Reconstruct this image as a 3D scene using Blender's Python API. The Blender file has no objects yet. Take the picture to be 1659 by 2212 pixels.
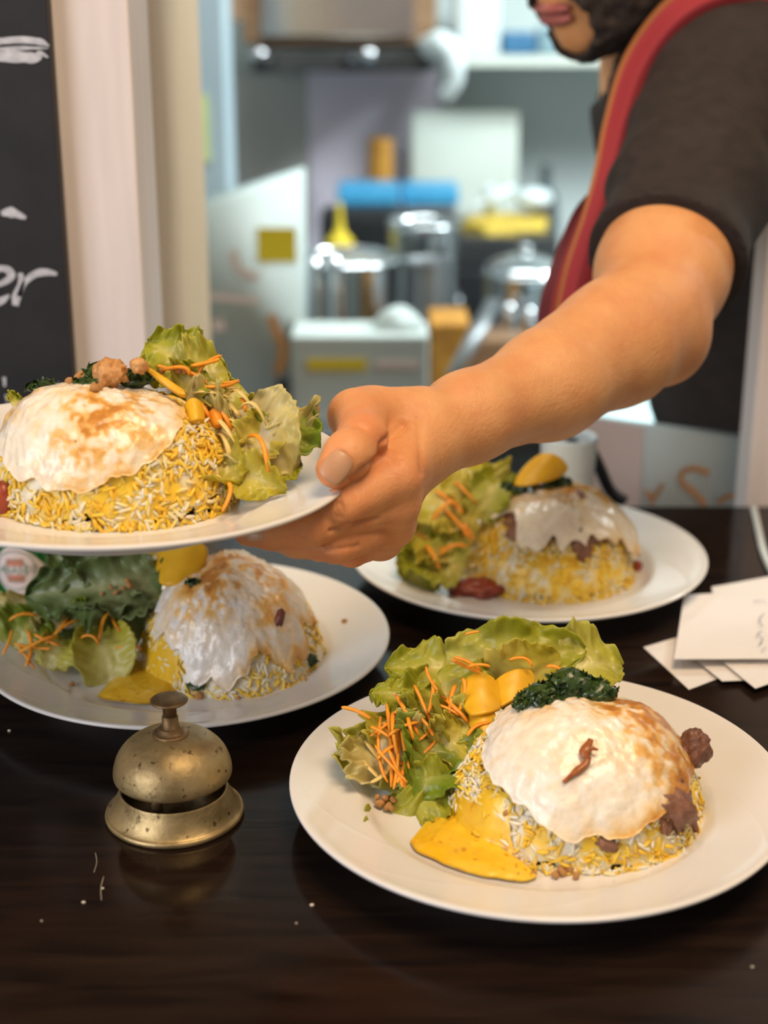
import bpy, bmesh, math, random
import numpy as np
from mathutils import Vector, Matrix
from mathutils.bvhtree import BVHTree

random.seed(7)
RNG = np.random.default_rng(11)
scene = bpy.context.scene
COL = scene.collection

# ------------------------------------------------------------------ camera, world, lights, exposure
# z = 0 is the counter top, the camera stands on the dining side and looks along +Y, 0.432 m above it
FPX, PITCH, CAMZ = 3262.0, math.radians(19.32), 0.432
cam_d = bpy.data.cameras.new('camera')
cam_d.sensor_fit = 'VERTICAL'
cam_d.sensor_height = 36.0
cam_d.lens = FPX / 2212.0 * 36.0
cam_d.clip_start = 0.02
cam_d.dof.use_dof = True
cam_d.dof.focus_distance = 0.85
cam_d.dof.aperture_fstop = 4.3
cam = bpy.data.objects.new('camera', cam_d)
COL.objects.link(cam)
cam.location = (0, 0, CAMZ)
cam.rotation_euler = (math.pi / 2 - PITCH, 0, 0)
scene.camera = cam

scene.view_settings.view_transform = 'Standard'
scene.view_settings.look = 'None'
scene.view_settings.gamma = 1.0
scene.view_settings.use_curve_mapping = False
scene.view_settings.exposure = 0.22

world = bpy.data.worlds.new('dining_room_ambient')
scene.world = world
world.use_nodes = True
bg = world.node_tree.nodes['Background']
bg.inputs[0].default_value = (1.0, 0.86, 0.74, 1)
bg.inputs[1].default_value = 0.27


def area_light(name, loc, target, sx, sy, energy, color):
    l = bpy.data.lights.new(name, 'AREA')
    l.shape = 'RECTANGLE'
    l.size, l.size_y = sx, sy
    l.energy = energy
    l.color = color
    o = bpy.data.objects.new(name, l)
    COL.objects.link(o)
    o.location = loc
    o.rotation_euler = (Vector(target) - Vector(loc)).to_track_quat('-Z', 'Y').to_euler()
    return o


area_light('pass_ceiling_lamp', (0.30, 0.42, 1.45), (0.10, 0.8, 0.0), 0.7, 0.7, 16.0, (1.0, 0.73, 0.46))
area_light('dining_window', (-1.9, -0.9, 0.95), (0.0, 1.0, 0.1), 1.4, 1.5, 33.0, (0.92, 0.93, 1.0))
area_light('kitchen_lamp', (0.1, 2.0, 1.44), (0.1, 2.0, 0.0), 1.3, 0.25, 25.0, (0.86, 0.98, 1.0))
area_light('kitchen_lamp', (1.45, 1.95, 1.35), (-0.35, 3.3, 0.05), 0.6, 0.4, 54.0, (0.86, 0.98, 1.0))  # unseen lamp set aside and tilted to brighten the back wall

# ------------------------------------------------------------------ helpers: photo direction + real depth -> world point
CF = np.array([0, math.cos(PITCH), -math.sin(PITCH)])
CU = np.array([0, math.sin(PITCH), math.cos(PITCH)])
CR = np.array([1.0, 0, 0])
CC = np.array([0, 0, CAMZ])


def ray(px, py):
    return CF + CR * (px - 829.5) / FPX - CU * (py - 1106.0) / FPX


def onz(px, py, z):
    d = ray(px, py)
    return CC + d * (z - CAMZ) / d[2]


def ony(px, py, y):
    d = ray(px, py)
    return CC + d * y / d[1]


def dep(px, py, d):
    return CC + ray(px, py) * d


# ------------------------------------------------------------------ noise
def _hash(ix, iy, iz):
    n = (ix * 374761393 + iy * 668265263 + iz * 2147483647 + 1013904223) & 0xFFFFFFFF
    n = ((n ^ (n >> 13)) * 1274126177) & 0xFFFFFFFF
    n = (n ^ (n >> 16)) & 0xFFFFFFFF
    return n.astype(np.float64) / 4294967295.0


def vnoise(p, freq=1.0, seed=0):
    p = np.asarray(p, float) * freq + seed * 17.31
    i = np.floor(p).astype(np.int64)
    f = p - i
    f = f * f * (3 - 2 * f)
    r = 0
    for dx in (0, 1):
        for dy in (0, 1):
            for dz in (0, 1):
                w = (f[..., 0] if dx else 1 - f[..., 0]) * (f[..., 1] if dy else 1 - f[..., 1]) * (f[..., 2] if dz else 1 - f[..., 2])
                r = r + w * _hash(i[..., 0] + dx, i[..., 1] + dy, i[..., 2] + dz)
    return r * 2 - 1


def fbm(p, freq=1.0, seed=0, octv=3):
    r, a = 0, 1.0
    for k in range(octv):
        r = r + a * vnoise(p, freq * 2 ** k, seed + k * 3)
        a *= 0.5
    return r / 1.6


# ------------------------------------------------------------------ materials (all node based)
MATS = {}


def new_mat(name):
    m = bpy.data.materials.new(name)
    m.use_nodes = True
    nt = m.node_tree
    b = nt.nodes['Principled BSDF']
    return m, nt, b


def mat(name, c1, c2=None, scale=30.0, rough=0.5, metal=0.0, bump=0.0, bscale=None, sss=0.0, sssr=(1, 0.4, 0.2), sss_scale=0.004,
        spec=0.5, coat=0.0, trans=0.0, stretch=None, rough2=None, detail=3.0, ior=1.45, ramp=(0.35, 0.65)):
    """principled material whose colour wanders between c1 and c2 with a noise"""
    m, nt, b = new_mat(name)
    N, L = nt.nodes, nt.links
    tc = N.new('ShaderNodeTexCoord')
    vec = tc.outputs['Object']
    if stretch:
        mp = N.new('ShaderNodeMapping')
        mp.inputs['Scale'].default_value = stretch
        L.new(vec, mp.inputs['Vector'])
        vec = mp.outputs['Vector']
    nz = N.new('ShaderNodeTexNoise')
    nz.inputs['Scale'].default_value = scale
    nz.inputs['Detail'].default_value = detail
    L.new(vec, nz.inputs['Vector'])
    cr = N.new('ShaderNodeValToRGB')
    cr.color_ramp.elements[0].position, cr.color_ramp.elements[1].position = ramp
    cr.color_ramp.elements[0].color = (*c1, 1)
    cr.color_ramp.elements[1].color = (*(c2 or tuple(x * 0.88 for x in c1)), 1)
    L.new(nz.outputs['Fac'], cr.inputs['Fac'])
    L.new(cr.outputs['Color'], b.inputs['Base Color'])
    b.inputs['Roughness'].default_value = rough
    if rough2 is not None:
        mr = N.new('ShaderNodeMapRange')
        mr.inputs['To Min'].default_value, mr.inputs['To Max'].default_value = rough, rough2
        mr.inputs['From Min'].default_value, mr.inputs['From Max'].default_value = 0.3, 0.7
        L.new(nz.outputs['Fac'], mr.inputs['Value'])
        L.new(mr.outputs['Result'], b.inputs['Roughness'])
    b.inputs['Metallic'].default_value = metal
    b.inputs['Specular IOR Level'].default_value = spec
    b.inputs['IOR'].default_value = ior
    b.inputs['Coat Weight'].default_value = coat
    b.inputs['Coat Roughness'].default_value = 0.08
    b.inputs['Transmission Weight'].default_value = trans
    if sss:
        b.inputs['Subsurface Weight'].default_value = sss
        b.inputs['Subsurface Radius'].default_value = sssr
        b.inputs['Subsurface Scale'].default_value = sss_scale
    if bump:
        n2 = N.new('ShaderNodeTexNoise')
        n2.inputs['Scale'].default_value = bscale or scale * 4
        n2.inputs['Detail'].default_value = 4.0
        L.new(vec, n2.inputs['Vector'])
        bp = N.new('ShaderNodeBump')
        bp.inputs['Strength'].default_value = bump
        bp.inputs['Distance'].default_value = 0.001
        L.new(n2.outputs['Fac'], bp.inputs['Height'])
        L.new(bp.outputs['Normal'], b.inputs['Normal'])
    MATS[name] = m
    return m


def mat_vcol(name, rough=0.4, sss=0.0, sssr=(1, 0.8, 0.5), sss_scale=0.003, transl=0.0, bump=0.0, bscale=300.0, coat=0.0, spec=0.5):
    """principled material coloured by the mesh's own colour attribute, with a little grain"""
    m, nt, b = new_mat(name)
    N, L = nt.nodes, nt.links
    at = N.new('ShaderNodeAttribute')
    at.attribute_name = 'col'
    tc = N.new('ShaderNodeTexCoord')
    nz = N.new('ShaderNodeTexNoise')
    nz.inputs['Scale'].default_value = bscale
    nz.inputs['Detail'].default_value = 4.0
    L.new(tc.outputs['Object'], nz.inputs['Vector'])
    mr = N.new('ShaderNodeMapRange')
    mr.inputs['To Min'].default_value, mr.inputs['To Max'].default_value = 0.85, 1.15
    L.new(nz.outputs['Fac'], mr.inputs['Value'])
    mx = N.new('ShaderNodeMix')
    mx.data_type = 'RGBA'
    mx.blend_type = 'MULTIPLY'
    mx.inputs['Factor'].default_value = 1.0
    L.new(at.outputs['Color'], mx.inputs['A'])
    L.new(mr.outputs['Result'], mx.inputs['B'])
    L.new(mx.outputs['Result'], b.inputs['Base Color'])
    b.inputs['Roughness'].default_value = rough
    b.inputs['Coat Weight'].default_value = coat
    b.inputs['Coat Roughness'].default_value = 0.12
    b.inputs['Specular IOR Level'].default_value = spec
    if sss:
        b.inputs['Subsurface Weight'].default_value = sss
        b.inputs['Subsurface Radius'].default_value = sssr
        b.inputs['Subsurface Scale'].default_value = sss_scale
    if bump:
        bp = N.new('ShaderNodeBump')
        bp.inputs['Strength'].default_value = bump
        bp.inputs['Distance'].default_value = 0.001
        L.new(nz.outputs['Fac'], bp.inputs['Height'])
        L.new(bp.outputs['Normal'], b.inputs['Normal'])
    if transl:
        tr = N.new('ShaderNodeBsdfTranslucent')
        L.new(mx.outputs['Result'], tr.inputs['Color'])
        ms = N.new('ShaderNodeMixShader')
        ms.inputs['Fac'].default_value = transl
        L.new(b.outputs['BSDF'], ms.inputs[1])
        L.new(tr.outputs['BSDF'], ms.inputs[2])
        L.new(ms.outputs['Shader'], N['Material Output'].inputs['Surface'])
    MATS[name] = m
    return m


def mat_counter():
    m, nt, b = new_mat('dark_varnished_wood')
    N, L = nt.nodes, nt.links
    tc = N.new('ShaderNodeTexCoord')
    mp = N.new('ShaderNodeMapping')
    mp.inputs['Scale'].default_value = (2.2, 16.0, 4.0)
    L.new(tc.outputs['Object'], mp.inputs['Vector'])
    nz = N.new('ShaderNodeTexNoise')
    nz.inputs['Scale'].default_value = 6.0
    nz.inputs['Detail'].default_value = 8.0
    nz.inputs['Distortion'].default_value = 0.6
    L.new(mp.outputs['Vector'], nz.inputs['Vector'])
    cr = N.new('ShaderNodeValToRGB')
    e = cr.color_ramp.elements
    e[0].position, e[0].color = 0.3, (0.007, 0.0042, 0.0034, 1)
    e[1].position, e[1].color = 0.75, (0.022, 0.012, 0.008, 1)
    L.new(nz.outputs['Fac'], cr.inputs['Fac'])
    L.new(cr.outputs['Color'], b.inputs['Base Color'])
    n2 = N.new('ShaderNodeTexNoise')
    n2.inputs['Scale'].default_value = 9.0
    n2.inputs['Detail'].default_value = 6.0
    L.new(tc.outputs['Object'], n2.inputs['Vector'])
    mr = N.new('ShaderNodeMapRange')
    mr.inputs['From Min'].default_value, mr.inputs['From Max'].default_value = 0.35, 0.7
    mr.inputs['To Min'].default_value, mr.inputs['To Max'].default_value = 0.09, 0.26
    L.new(n2.outputs['Fac'], mr.inputs['Value'])
    L.new(mr.outputs['Result'], b.inputs['Roughness'])
    b.inputs['Specular IOR Level'].default_value = 0.22
    bp = N.new('ShaderNodeBump')
    bp.inputs['Strength'].default_value = 0.06
    bp.inputs['Distance'].default_value = 0.001
    L.new(nz.outputs['Fac'], bp.inputs['Height'])
    L.new(bp.outputs['Normal'], b.inputs['Normal'])
    MATS['counter'] = m


def mat_plate():
    """white glaze with a faint embossed swirl running round the rim"""
    m, nt, b = new_mat('white_porcelain')
    N, L = nt.nodes, nt.links
    tc = N.new('ShaderNodeTexCoord')
    sp = N.new('ShaderNodeSeparateXYZ')
    L.new(tc.outputs['Object'], sp.inputs[0])

    def mth(op, a, bb=None):
        n = N.new('ShaderNodeMath')
        n.operation = op
        for i, v in enumerate((a, bb)):
            if v is None:
                continue
            if isinstance(v, (int, float)):
                n.inputs[i].default_value = v
            else:
                L.new(v, n.inputs[i])
        return n.outputs[0]
    X, Y = sp.outputs[0], sp.outputs[1]
    ang = mth('ARCTAN2', Y, X)
    rad = mth('SQRT', mth('ADD', mth('MULTIPLY', X, X), mth('MULTIPLY', Y, Y)))
    ph = mth('ADD', mth('MULTIPLY', ang, 5.0), mth('MULTIPLY', rad, 95.0))
    s = mth('SINE', ph)
    ridge = mth('POWER', mth('SUBTRACT', 1.0, mth('ABSOLUTE', s)), 6.0)
    inner = mth('MULTIPLY', mth('GREATER_THAN', rad, 0.094), mth('LESS_THAN', rad, 0.128))
    hgt = mth('MULTIPLY', ridge, inner)
    bp = N.new('ShaderNodeBump')
    bp.inputs['Strength'].default_value = 0.18
    bp.inputs['Distance'].default_value = 0.0008
    L.new(hgt, bp.inputs['Height'])
    L.new(bp.outputs['Normal'], b.inputs['Normal'])
    nz = N.new('ShaderNodeTexNoise')
    nz.inputs['Scale'].default_value = 25.0
    L.new(tc.outputs['Object'], nz.inputs['Vector'])
    cr = N.new('ShaderNodeValToRGB')
    cr.color_ramp.elements[0].color = (0.74, 0.72, 0.69, 1)
    cr.color_ramp.elements[1].color = (0.79, 0.775, 0.75, 1)
    L.new(nz.outputs['Fac'], cr.inputs['Fac'])
    L.new(cr.outputs['Color'], b.inputs['Base Color'])
    b.inputs['Roughness'].default_value = 0.16
    b.inputs['Specular IOR Level'].default_value = 0.5
    MATS['plate'] = m


def mat_rice(name, white_share):
    m, nt, b = new_mat(name)
    N, L = nt.nodes, nt.links
    ge = N.new('ShaderNodeNewGeometry')
    tc = N.new('ShaderNodeTexCoord')
    nz = N.new('ShaderNodeTexNoise')
    nz.inputs['Scale'].default_value = 75.0
    nz.inputs['Detail'].default_value = 1.0
    L.new(tc.outputs['Object'], nz.inputs['Vector'])
    ad = N.new('ShaderNodeMath')
    ad.operation = 'MULTIPLY_ADD'
    ad.inputs[1].default_value = 0.55
    L.new(ge.outputs['Random Per Island'], ad.inputs[0])
    mu = N.new('ShaderNodeMath')
    mu.operation = 'MULTIPLY'
    mu.inputs[1].default_value = 0.9
    L.new(nz.outputs['Fac'], mu.inputs[0])
    L.new(mu.outputs[0], ad.inputs[2])
    cr = N.new('ShaderNodeValToRGB')
    cr.color_ramp.interpolation = 'LINEAR'
    e = cr.color_ramp.elements
    t = 1.10 - white_share * 0.6
    e[0].position, e[0].color = 0.25, (0.78, 0.40, 0.012, 1)
    e[1].position, e[1].color = min(t - 0.12, 0.9), (0.90, 0.60, 0.05, 1)
    x = e.new(min(t, 0.95))
    x.color = (0.83, 0.70, 0.36, 1)
    x = e.new(min(t + 0.12, 1.0))
    x.color = (0.84, 0.78, 0.62, 1)
    L.new(ad.outputs[0], cr.inputs['Fac'])
    L.new(cr.outputs['Color'], b.inputs['Base Color'])
    b.inputs['Roughness'].default_value = 0.38
    b.inputs['Subsurface Weight'].default_value = 0.25
    b.inputs['Subsurface Radius'].default_value = (1, 0.7, 0.3)
    b.inputs['Subsurface Scale'].default_value = 0.003
    MATS[name] = m


mat_counter()
mat_plate()
mat_rice('rice_yellow', 0.36)
mat_rice('rice_mixed', 0.50)
mat('post_paint', (0.72, 0.66, 0.65), (0.78, 0.72, 0.71), 6, 0.55, stretch=(18, 18, 1.2), bump=0.1)
mat('jamb_paint', (0.38, 0.26, 0.155), (0.43, 0.30, 0.185), 5, 0.6, stretch=(14, 14, 1.0))
mat('lintel_wood', (0.035, 0.022, 0.015), (0.06, 0.035, 0.022), 8, 0.6)
mat('board_black', (0.010, 0.010, 0.013), (0.018, 0.017, 0.021), 20, 0.55)
mat('chalk', (0.62, 0.64, 0.70), (0.40, 0.42, 0.48), 160, 0.9, ramp=(0.3, 0.7))
def mat_brass():
    """tarnished brass: dull golden metal with brown clouds and small dark pits"""
    m, nt, b = new_mat('tarnished_brass')
    N, L = nt.nodes, nt.links
    tc = N.new('ShaderNodeTexCoord')

    def noise(scale, detail):
        n = N.new('ShaderNodeTexNoise')
        n.inputs['Scale'].default_value = scale
        n.inputs['Detail'].default_value = detail
        L.new(tc.outputs['Object'], n.inputs['Vector'])
        return n.outputs['Fac']

    def ramp(fac, p0, c0, p1, c1):
        r = N.new('ShaderNodeValToRGB')
        r.color_ramp.elements[0].position, r.color_ramp.elements[0].color = p0, (*c0, 1)
        r.color_ramp.elements[1].position, r.color_ramp.elements[1].color = p1, (*c1, 1)
        L.new(fac, r.inputs['Fac'])
        return r.outputs['Color']
    cloud = ramp(noise(48, 7), 0.40, (0.52, 0.39, 0.19), 0.66, (0.30, 0.215, 0.10))
    pits = ramp(noise(210, 3), 0.63, (1, 1, 1), 0.70, (0.30, 0.27, 0.24))
    green = ramp(noise(26, 2), 0.60, (1, 1, 1), 0.72, (0.72, 0.78, 0.70))
    prev = cloud
    for c in (pits, green):
        mx = N.new('ShaderNodeMix')
        mx.data_type = 'RGBA'
        mx.blend_type = 'MULTIPLY'
        mx.inputs['Factor'].default_value = 1.0
        L.new(prev, mx.inputs['A'])
        L.new(c, mx.inputs['B'])
        prev = mx.outputs['Result']
    L.new(prev, b.inputs['Base Color'])
    b.inputs['Metallic'].default_value = 0.78
    b.inputs['Roughness'].default_value = 0.47
    bp = N.new('ShaderNodeBump')
    bp.inputs['Strength'].default_value = 0.4
    bp.inputs['Distance'].default_value = 0.0008
    L.new(noise(240, 4), bp.inputs['Height'])
    L.new(bp.outputs['Normal'], b.inputs['Normal'])
    MATS['brass'] = m


mat_brass()
mat('brass_dark', (0.34, 0.225, 0.11), (0.16, 0.10, 0.05), 90, 0.45, 0.85, rough2=0.6, detail=6)
mat('paper', (0.80, 0.765, 0.74), (0.76, 0.73, 0.71), 14, 0.8)
mat('ink', (0.34, 0.29, 0.42), (0.45, 0.40, 0.52), 200, 0.8)
mat('skin', (0.72, 0.362, 0.150), (0.63, 0.272, 0.105), 38, 0.52, sss=0.22, sssr=(1, 0.35, 0.15), sss_scale=0.006, bump=0.45, bscale=420, detail=5, ramp=(0.38, 0.74))
def tint_by_attribute(name):
    """multiply a material's colour by the mesh's own colour attribute (redder knuckles and finger tips)"""
    nt = MATS[name].node_tree
    b = nt.nodes['Principled BSDF']
    src = b.inputs['Base Color'].links[0].from_socket
    at = nt.nodes.new('ShaderNodeAttribute')
    at.attribute_name = 'col'
    mx = nt.nodes.new('ShaderNodeMix')
    mx.data_type = 'RGBA'
    mx.blend_type = 'MULTIPLY'
    mx.inputs['Factor'].default_value = 1.0
    nt.links.new(src, mx.inputs['A'])
    nt.links.new(at.outputs['Color'], mx.inputs['B'])
    nt.links.new(mx.outputs['Result'], b.inputs['Base Color'])


tint_by_attribute('skin')
mat('nail', (0.56, 0.31, 0.17), (0.50, 0.26, 0.14), 90, 0.34, sss=0.1, coat=0.1)
mat('lip', (0.42, 0.13, 0.11), (0.36, 0.10, 0.09), 80, 0.45)
mat('beard', (0.020, 0.014, 0.012), (0.045, 0.032, 0.026), 260, 0.75, bump=1.0, bscale=420)
mat('eye_white', (0.7, 0.68, 0.64), None, 30, 0.2)
mat('iris', (0.05, 0.03, 0.02), None, 30, 0.2)
mat('shirt', (0.022, 0.016, 0.014), (0.032, 0.023, 0.020), 60, 0.85, bump=0.3, bscale=700, stretch=(1, 1, 2))
mat_vcol('scarf', 0.8, bump=0.25, bscale=600)
mat_vcol('egg', 0.26, sss=0.15, sssr=(1, 0.8, 0.5), sss_scale=0.002, bump=0.9, bscale=230, coat=0.3)
mat_vcol('leaf', 0.36, transl=0.36, bump=0.22, bscale=230, coat=0.12)
mat_vcol('sauce', 0.22, sss=0.25, sssr=(1, 0.6, 0.1), sss_scale=0.003, bump=0.2, bscale=200, coat=0.35)
mat_vcol('meat', 0.45, bump=0.9, bscale=420, coat=0.1)
mat('carrot', (0.90, 0.37, 0.030), (0.78, 0.25, 0.012), 120, 0.36, sss=0.15, sssr=(1, 0.4, 0.1))
mat('cabbage', (0.80, 0.62, 0.24), (0.72, 0.52, 0.14), 90, 0.33, sss=0.2, sssr=(1, 0.8, 0.3))
mat('mango', (0.80, 0.46, 0.020), (0.70, 0.37, 0.012), 70, 0.38, sss=0.15, sssr=(1, 0.5, 0.1), bump=0.1)
mat('herb', (0.016, 0.042, 0.007), (0.045, 0.085, 0.014), 160, 0.22, bump=0.5, bscale=500, coat=0.4)
mat('peanut', (0.66, 0.36, 0.13), (0.48, 0.20, 0.055), 190, 0.5, bump=0.5, bscale=500)
mat('shallot', (0.42, 0.13, 0.025), (0.26, 0.07, 0.014), 220, 0.3, bump=0.5, bscale=400, coat=0.3)
mat('tomato', (0.34, 0.050, 0.016), (0.22, 0.028, 0.010), 120, 0.35, bump=0.4, coat=0.3)
mat('crumb', (0.78, 0.70, 0.55), None, 200, 0.6)
mat('bottle_green', (0.010, 0.115, 0.022), (0.014, 0.15, 0.03), 40, 0.2, coat=0.4)
mat('label_paper', (0.76, 0.66, 0.65), (0.80, 0.71, 0.70), 60, 0.6)
mat('label_red', (0.62, 0.25, 0.17), None, 80, 0.6)
mat('label_green', (0.16, 0.28, 0.20), None, 80, 0.6)
# kitchen
mat('k_wall', (0.44, 0.49, 0.48), (0.48, 0.53, 0.52), 3, 0.5)
mat('k_ceiling', (0.40, 0.42, 0.42), None, 3, 0.8)
mat('k_floor', (0.16, 0.12, 0.10), (0.20, 0.16, 0.13), 8, 0.5)
mat('k_post', (0.34, 0.42, 0.47), (0.39, 0.47, 0.52), 4, 0.5)
mat('steel', (0.55, 0.57, 0.58), (0.45, 0.47, 0.48), 12, 0.22, 1.0)
mat('steel_dull', (0.32, 0.33, 0.34), (0.26, 0.27, 0.28), 8, 0.42, 0.9)
mat('steel_dark', (0.075, 0.078, 0.08), (0.11, 0.11, 0.11), 12, 0.35, 0.7)
mat('steel_bright', (0.80, 0.80, 0.82), (0.72, 0.73, 0.76), 12, 0.16, 1.0)
mat('panel_grey', (0.42, 0.42, 0.41), (0.47, 0.465, 0.46), 5, 0.5)
mat('panel_lilac_lit', (0.74, 0.66, 0.78), (0.78, 0.71, 0.82), 4, 0.4)  # lilac light on the wall panel put into its colour
mat('wood_brown', (0.19, 0.105, 0.055), (0.26, 0.15, 0.08), 6, 0.5, stretch=(1, 8, 8))
mat('black_plastic', (0.012, 0.013, 0.014), (0.02, 0.02, 0.022), 20, 0.4)
mat('white_plastic', (0.66, 0.72, 0.72), (0.61, 0.67, 0.68), 12, 0.35)
mat('cream_plastic', (0.72, 0.76, 0.68), (0.66, 0.70, 0.62), 6, 0.5)
mat('blue_plastic', (0.05, 0.30, 0.55), (0.07, 0.36, 0.62), 12, 0.4)
mat('deep_blue', (0.05, 0.16, 0.30), None, 12, 0.4)
mat('yellow_card', (0.70, 0.52, 0.02), (0.64, 0.46, 0.015), 20, 0.6)
mat('yellow_food', (0.62, 0.44, 0.06), (0.40, 0.26, 0.03), 60, 0.5, bump=0.6)
mat('orange_food', (0.55, 0.25, 0.03), (0.36, 0.15, 0.02), 40, 0.5, bump=0.5)
mat('cream_food', (0.66, 0.61, 0.52), (0.60, 0.55, 0.46), 40, 0.5)
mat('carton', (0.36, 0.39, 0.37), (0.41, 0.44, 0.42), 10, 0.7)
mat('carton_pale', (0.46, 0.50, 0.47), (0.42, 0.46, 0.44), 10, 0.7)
mat('carton_pink', (0.66, 0.52, 0.46), (0.62, 0.48, 0.43), 10, 0.7)  # print colour, also pink light painted on the printed carton's left face
mat('orange_print', (0.52, 0.24, 0.08), None, 60, 0.7)
mat('sheet_blue', (0.66, 0.82, 0.84), (0.62, 0.78, 0.80), 10, 0.5)
mat('note_yellow', (0.60, 0.66, 0.30), None, 20, 0.7)
mat('tub_grey_blue', (0.22, 0.33, 0.38), None, 12, 0.4)
mat('bottle_dark', (0.10, 0.07, 0.05), (0.05, 0.09, 0.11), 18, 0.3)


# ------------------------------------------------------------------ mesh helpers
def tag(o, label=None, cat=None, group=None, kind=None):
    if label:
        o['label'] = label
    if cat:
        o['category'] = cat
    if group:
        o['group'] = group
    if kind:
        o['kind'] = kind
    return o


def mesh_np(name, verts, faces, smooth=True, colors=None):
    """faces: list of numpy int arrays (n, k)"""
    me = bpy.data.meshes.new(name)
    verts = np.asarray(verts, np.float32)
    if not isinstance(faces, list):
        faces = [faces]
    faces = [np.asarray(f, np.int32) for f in faces if len(f)]
    loops = np.concatenate([f.ravel() for f in faces])
    tot = np.concatenate([np.full(len(f), f.shape[1], np.int32) for f in faces])
    start = np.concatenate([[0], np.cumsum(tot)[:-1]]).astype(np.int32)
    me.vertices.add(len(verts))
    me.vertices.foreach_set('co', verts.ravel())
    me.loops.add(len(loops))
    me.loops.foreach_set('vertex_index', loops)
    me.polygons.add(len(tot))
    me.polygons.foreach_set('loop_start', start)
    me.update(calc_edges=True)
    me.validate()
    if smooth:
        me.polygons.foreach_set('use_smooth', np.ones(len(me.polygons), bool))
    if colors is not None:
        a = me.color_attributes.new('col', 'FLOAT_COLOR', 'POINT')
        c = np.ones((len(verts), 4), np.float32)
        c[:, :3] = colors
        a.data.foreach_set('color', c.ravel())
    return me


def link(name, me, m=None, parent=None, loc=None):
    o = bpy.data.objects.new(name, me)
    COL.objects.link(o)
    if m is not None and me is not None:
        me.materials.clear()
        me.materials.append(MATS[m])
    if parent is not None:
        o.parent = parent
    if loc is not None:
        o.location = loc
    return o


def empty(name, loc=(0, 0, 0), rz=0):
    o = bpy.data.objects.new(name, None)
    o.empty_display_size = 0.02
    COL.objects.link(o)
    o.location = loc
    o.rotation_euler = (0, 0, rz)
    return o


def grid_faces(nu, nv, wrap_v=False, off=0):
    """nu rows of nv verts"""
    i = np.arange(nu - 1)[:, None]
    j = np.arange(nv if wrap_v else nv - 1)[None, :]
    j2 = (j + 1) % nv
    return (off + np.stack([i * nv + j, i * nv + j2, (i + 1) * nv + j2, (i + 1) * nv + j], -1)).reshape(-1, 4)


def lathe(profile, n=64):
    pr = np.asarray(profile, float)
    t = np.linspace(0, 2 * np.pi, n, endpoint=False)
    v = np.stack([pr[:, None, 0] * np.cos(t), pr[:, None, 0] * np.sin(t), np.repeat(pr[:, None, 1], n, 1)], -1).reshape(-1, 3)
    f = grid_faces(len(pr), n, True)
    return v, f


def smooth_profile(pts, k=6):
    """Catmull-Rom resample"""
    p = np.asarray(pts, float)
    q = np.vstack([2 * p[0] - p[1], p, 2 * p[-1] - p[-2]])
    out = []
    for i in range(1, len(q) - 2):
        for t in np.linspace(0, 1, k, endpoint=False):
            a, b, c, d = q[i - 1], q[i], q[i + 1], q[i + 2]
            out.append(0.5 * (2 * b + (c - a) * t + (2 * a - 5 * b + 4 * c - d) * t * t + (3 * b - a - 3 * c + d) * t ** 3))
    out.append(p[-1])
    return np.array(out)


def tube(path, radii, n=10, flat=1.0, up=(0, 0, 1)):
    """closed tube along a path; flat < 1 squashes the section"""
    p = np.asarray(path, float)
    r = np.broadcast_to(np.asarray(radii, float), (len(p),))
    t = np.gradient(p, axis=0)
    t /= np.linalg.norm(t, axis=1)[:, None] + 1e-12
    up = np.asarray(up, float)
    s = np.cross(t, up)
    bad = np.linalg.norm(s, axis=1) < 1e-3
    s[bad] = np.cross(t[bad], np.array([1.0, 0.3, 0]))
    s /= np.linalg.norm(s, axis=1)[:, None]
    w = np.cross(s, t)
    a = np.linspace(0, 2 * np.pi, n, endpoint=False)
    v = p[:, None] + r[:, None, None] * (np.cos(a)[None, :, None] * s[:, None] + flat * np.sin(a)[None, :, None] * w[:, None])
    v = v.reshape(-1, 3)
    f = grid_faces(len(p), n, True)
    c0, c1 = len(v), len(v) + 1
    v = np.vstack([v, p[0], p[-1]])
    j = np.arange(n)
    f0 = np.stack([np.full(n, c0), (j + 1) % n, j], -1)
    b = (len(p) - 1) * n
    f1 = np.stack([np.full(n, c1), b + j, b + (j + 1) % n], -1)
    return v, [f, np.vstack([f0, f1])]


def box_mesh(name, lo, hi, bevel=0.0, smooth=False):
    bm = bmesh.new()
    bmesh.ops.create_cube(bm, size=1.0)
    lo, hi = Vector(lo), Vector(hi)
    for v in bm.verts:
        v.co = Vector(((lo[i] + hi[i]) / 2 + v.co[i] * (hi[i] - lo[i])) for i in range(3))
    if bevel:
        bmesh.ops.bevel(bm, geom=bm.edges[:], offset=bevel, segments=2, affect='EDGES', profile=0.6)
    me = bpy.data.meshes.new(name)
    bm.to_mesh(me)
    bm.free()
    return me


def box(name, lo, hi, m, parent=None, bevel=0.0):
    """box whose object origin is the middle of its base"""
    lo, hi = np.array(lo, float), np.array(hi, float)
    c = np.array([(lo[0] + hi[0]) / 2, (lo[1] + hi[1]) / 2, lo[2]])
    me = box_mesh(name, lo - c, hi - c, bevel)
    o = link(name, me, m, parent)
    if parent is not None:
        c = c - np.array(parent.location)
    o.location = c
    return o


def join_meshes(parts):
    """[(verts, faces-list)] -> one verts/faces"""
    V, Q, T = [], [], []
    n = 0
    for v, fs in parts:
        if not isinstance(fs, list):
            fs = [fs]
        for f in fs:
            (Q if f.shape[1] == 4 else T).append(f + n)
        V.append(v)
        n += len(v)
    fs = []
    if Q:
        fs.append(np.vstack(Q))
    if T:
        fs.append(np.vstack(T))
    return np.vstack(V), fs


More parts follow.
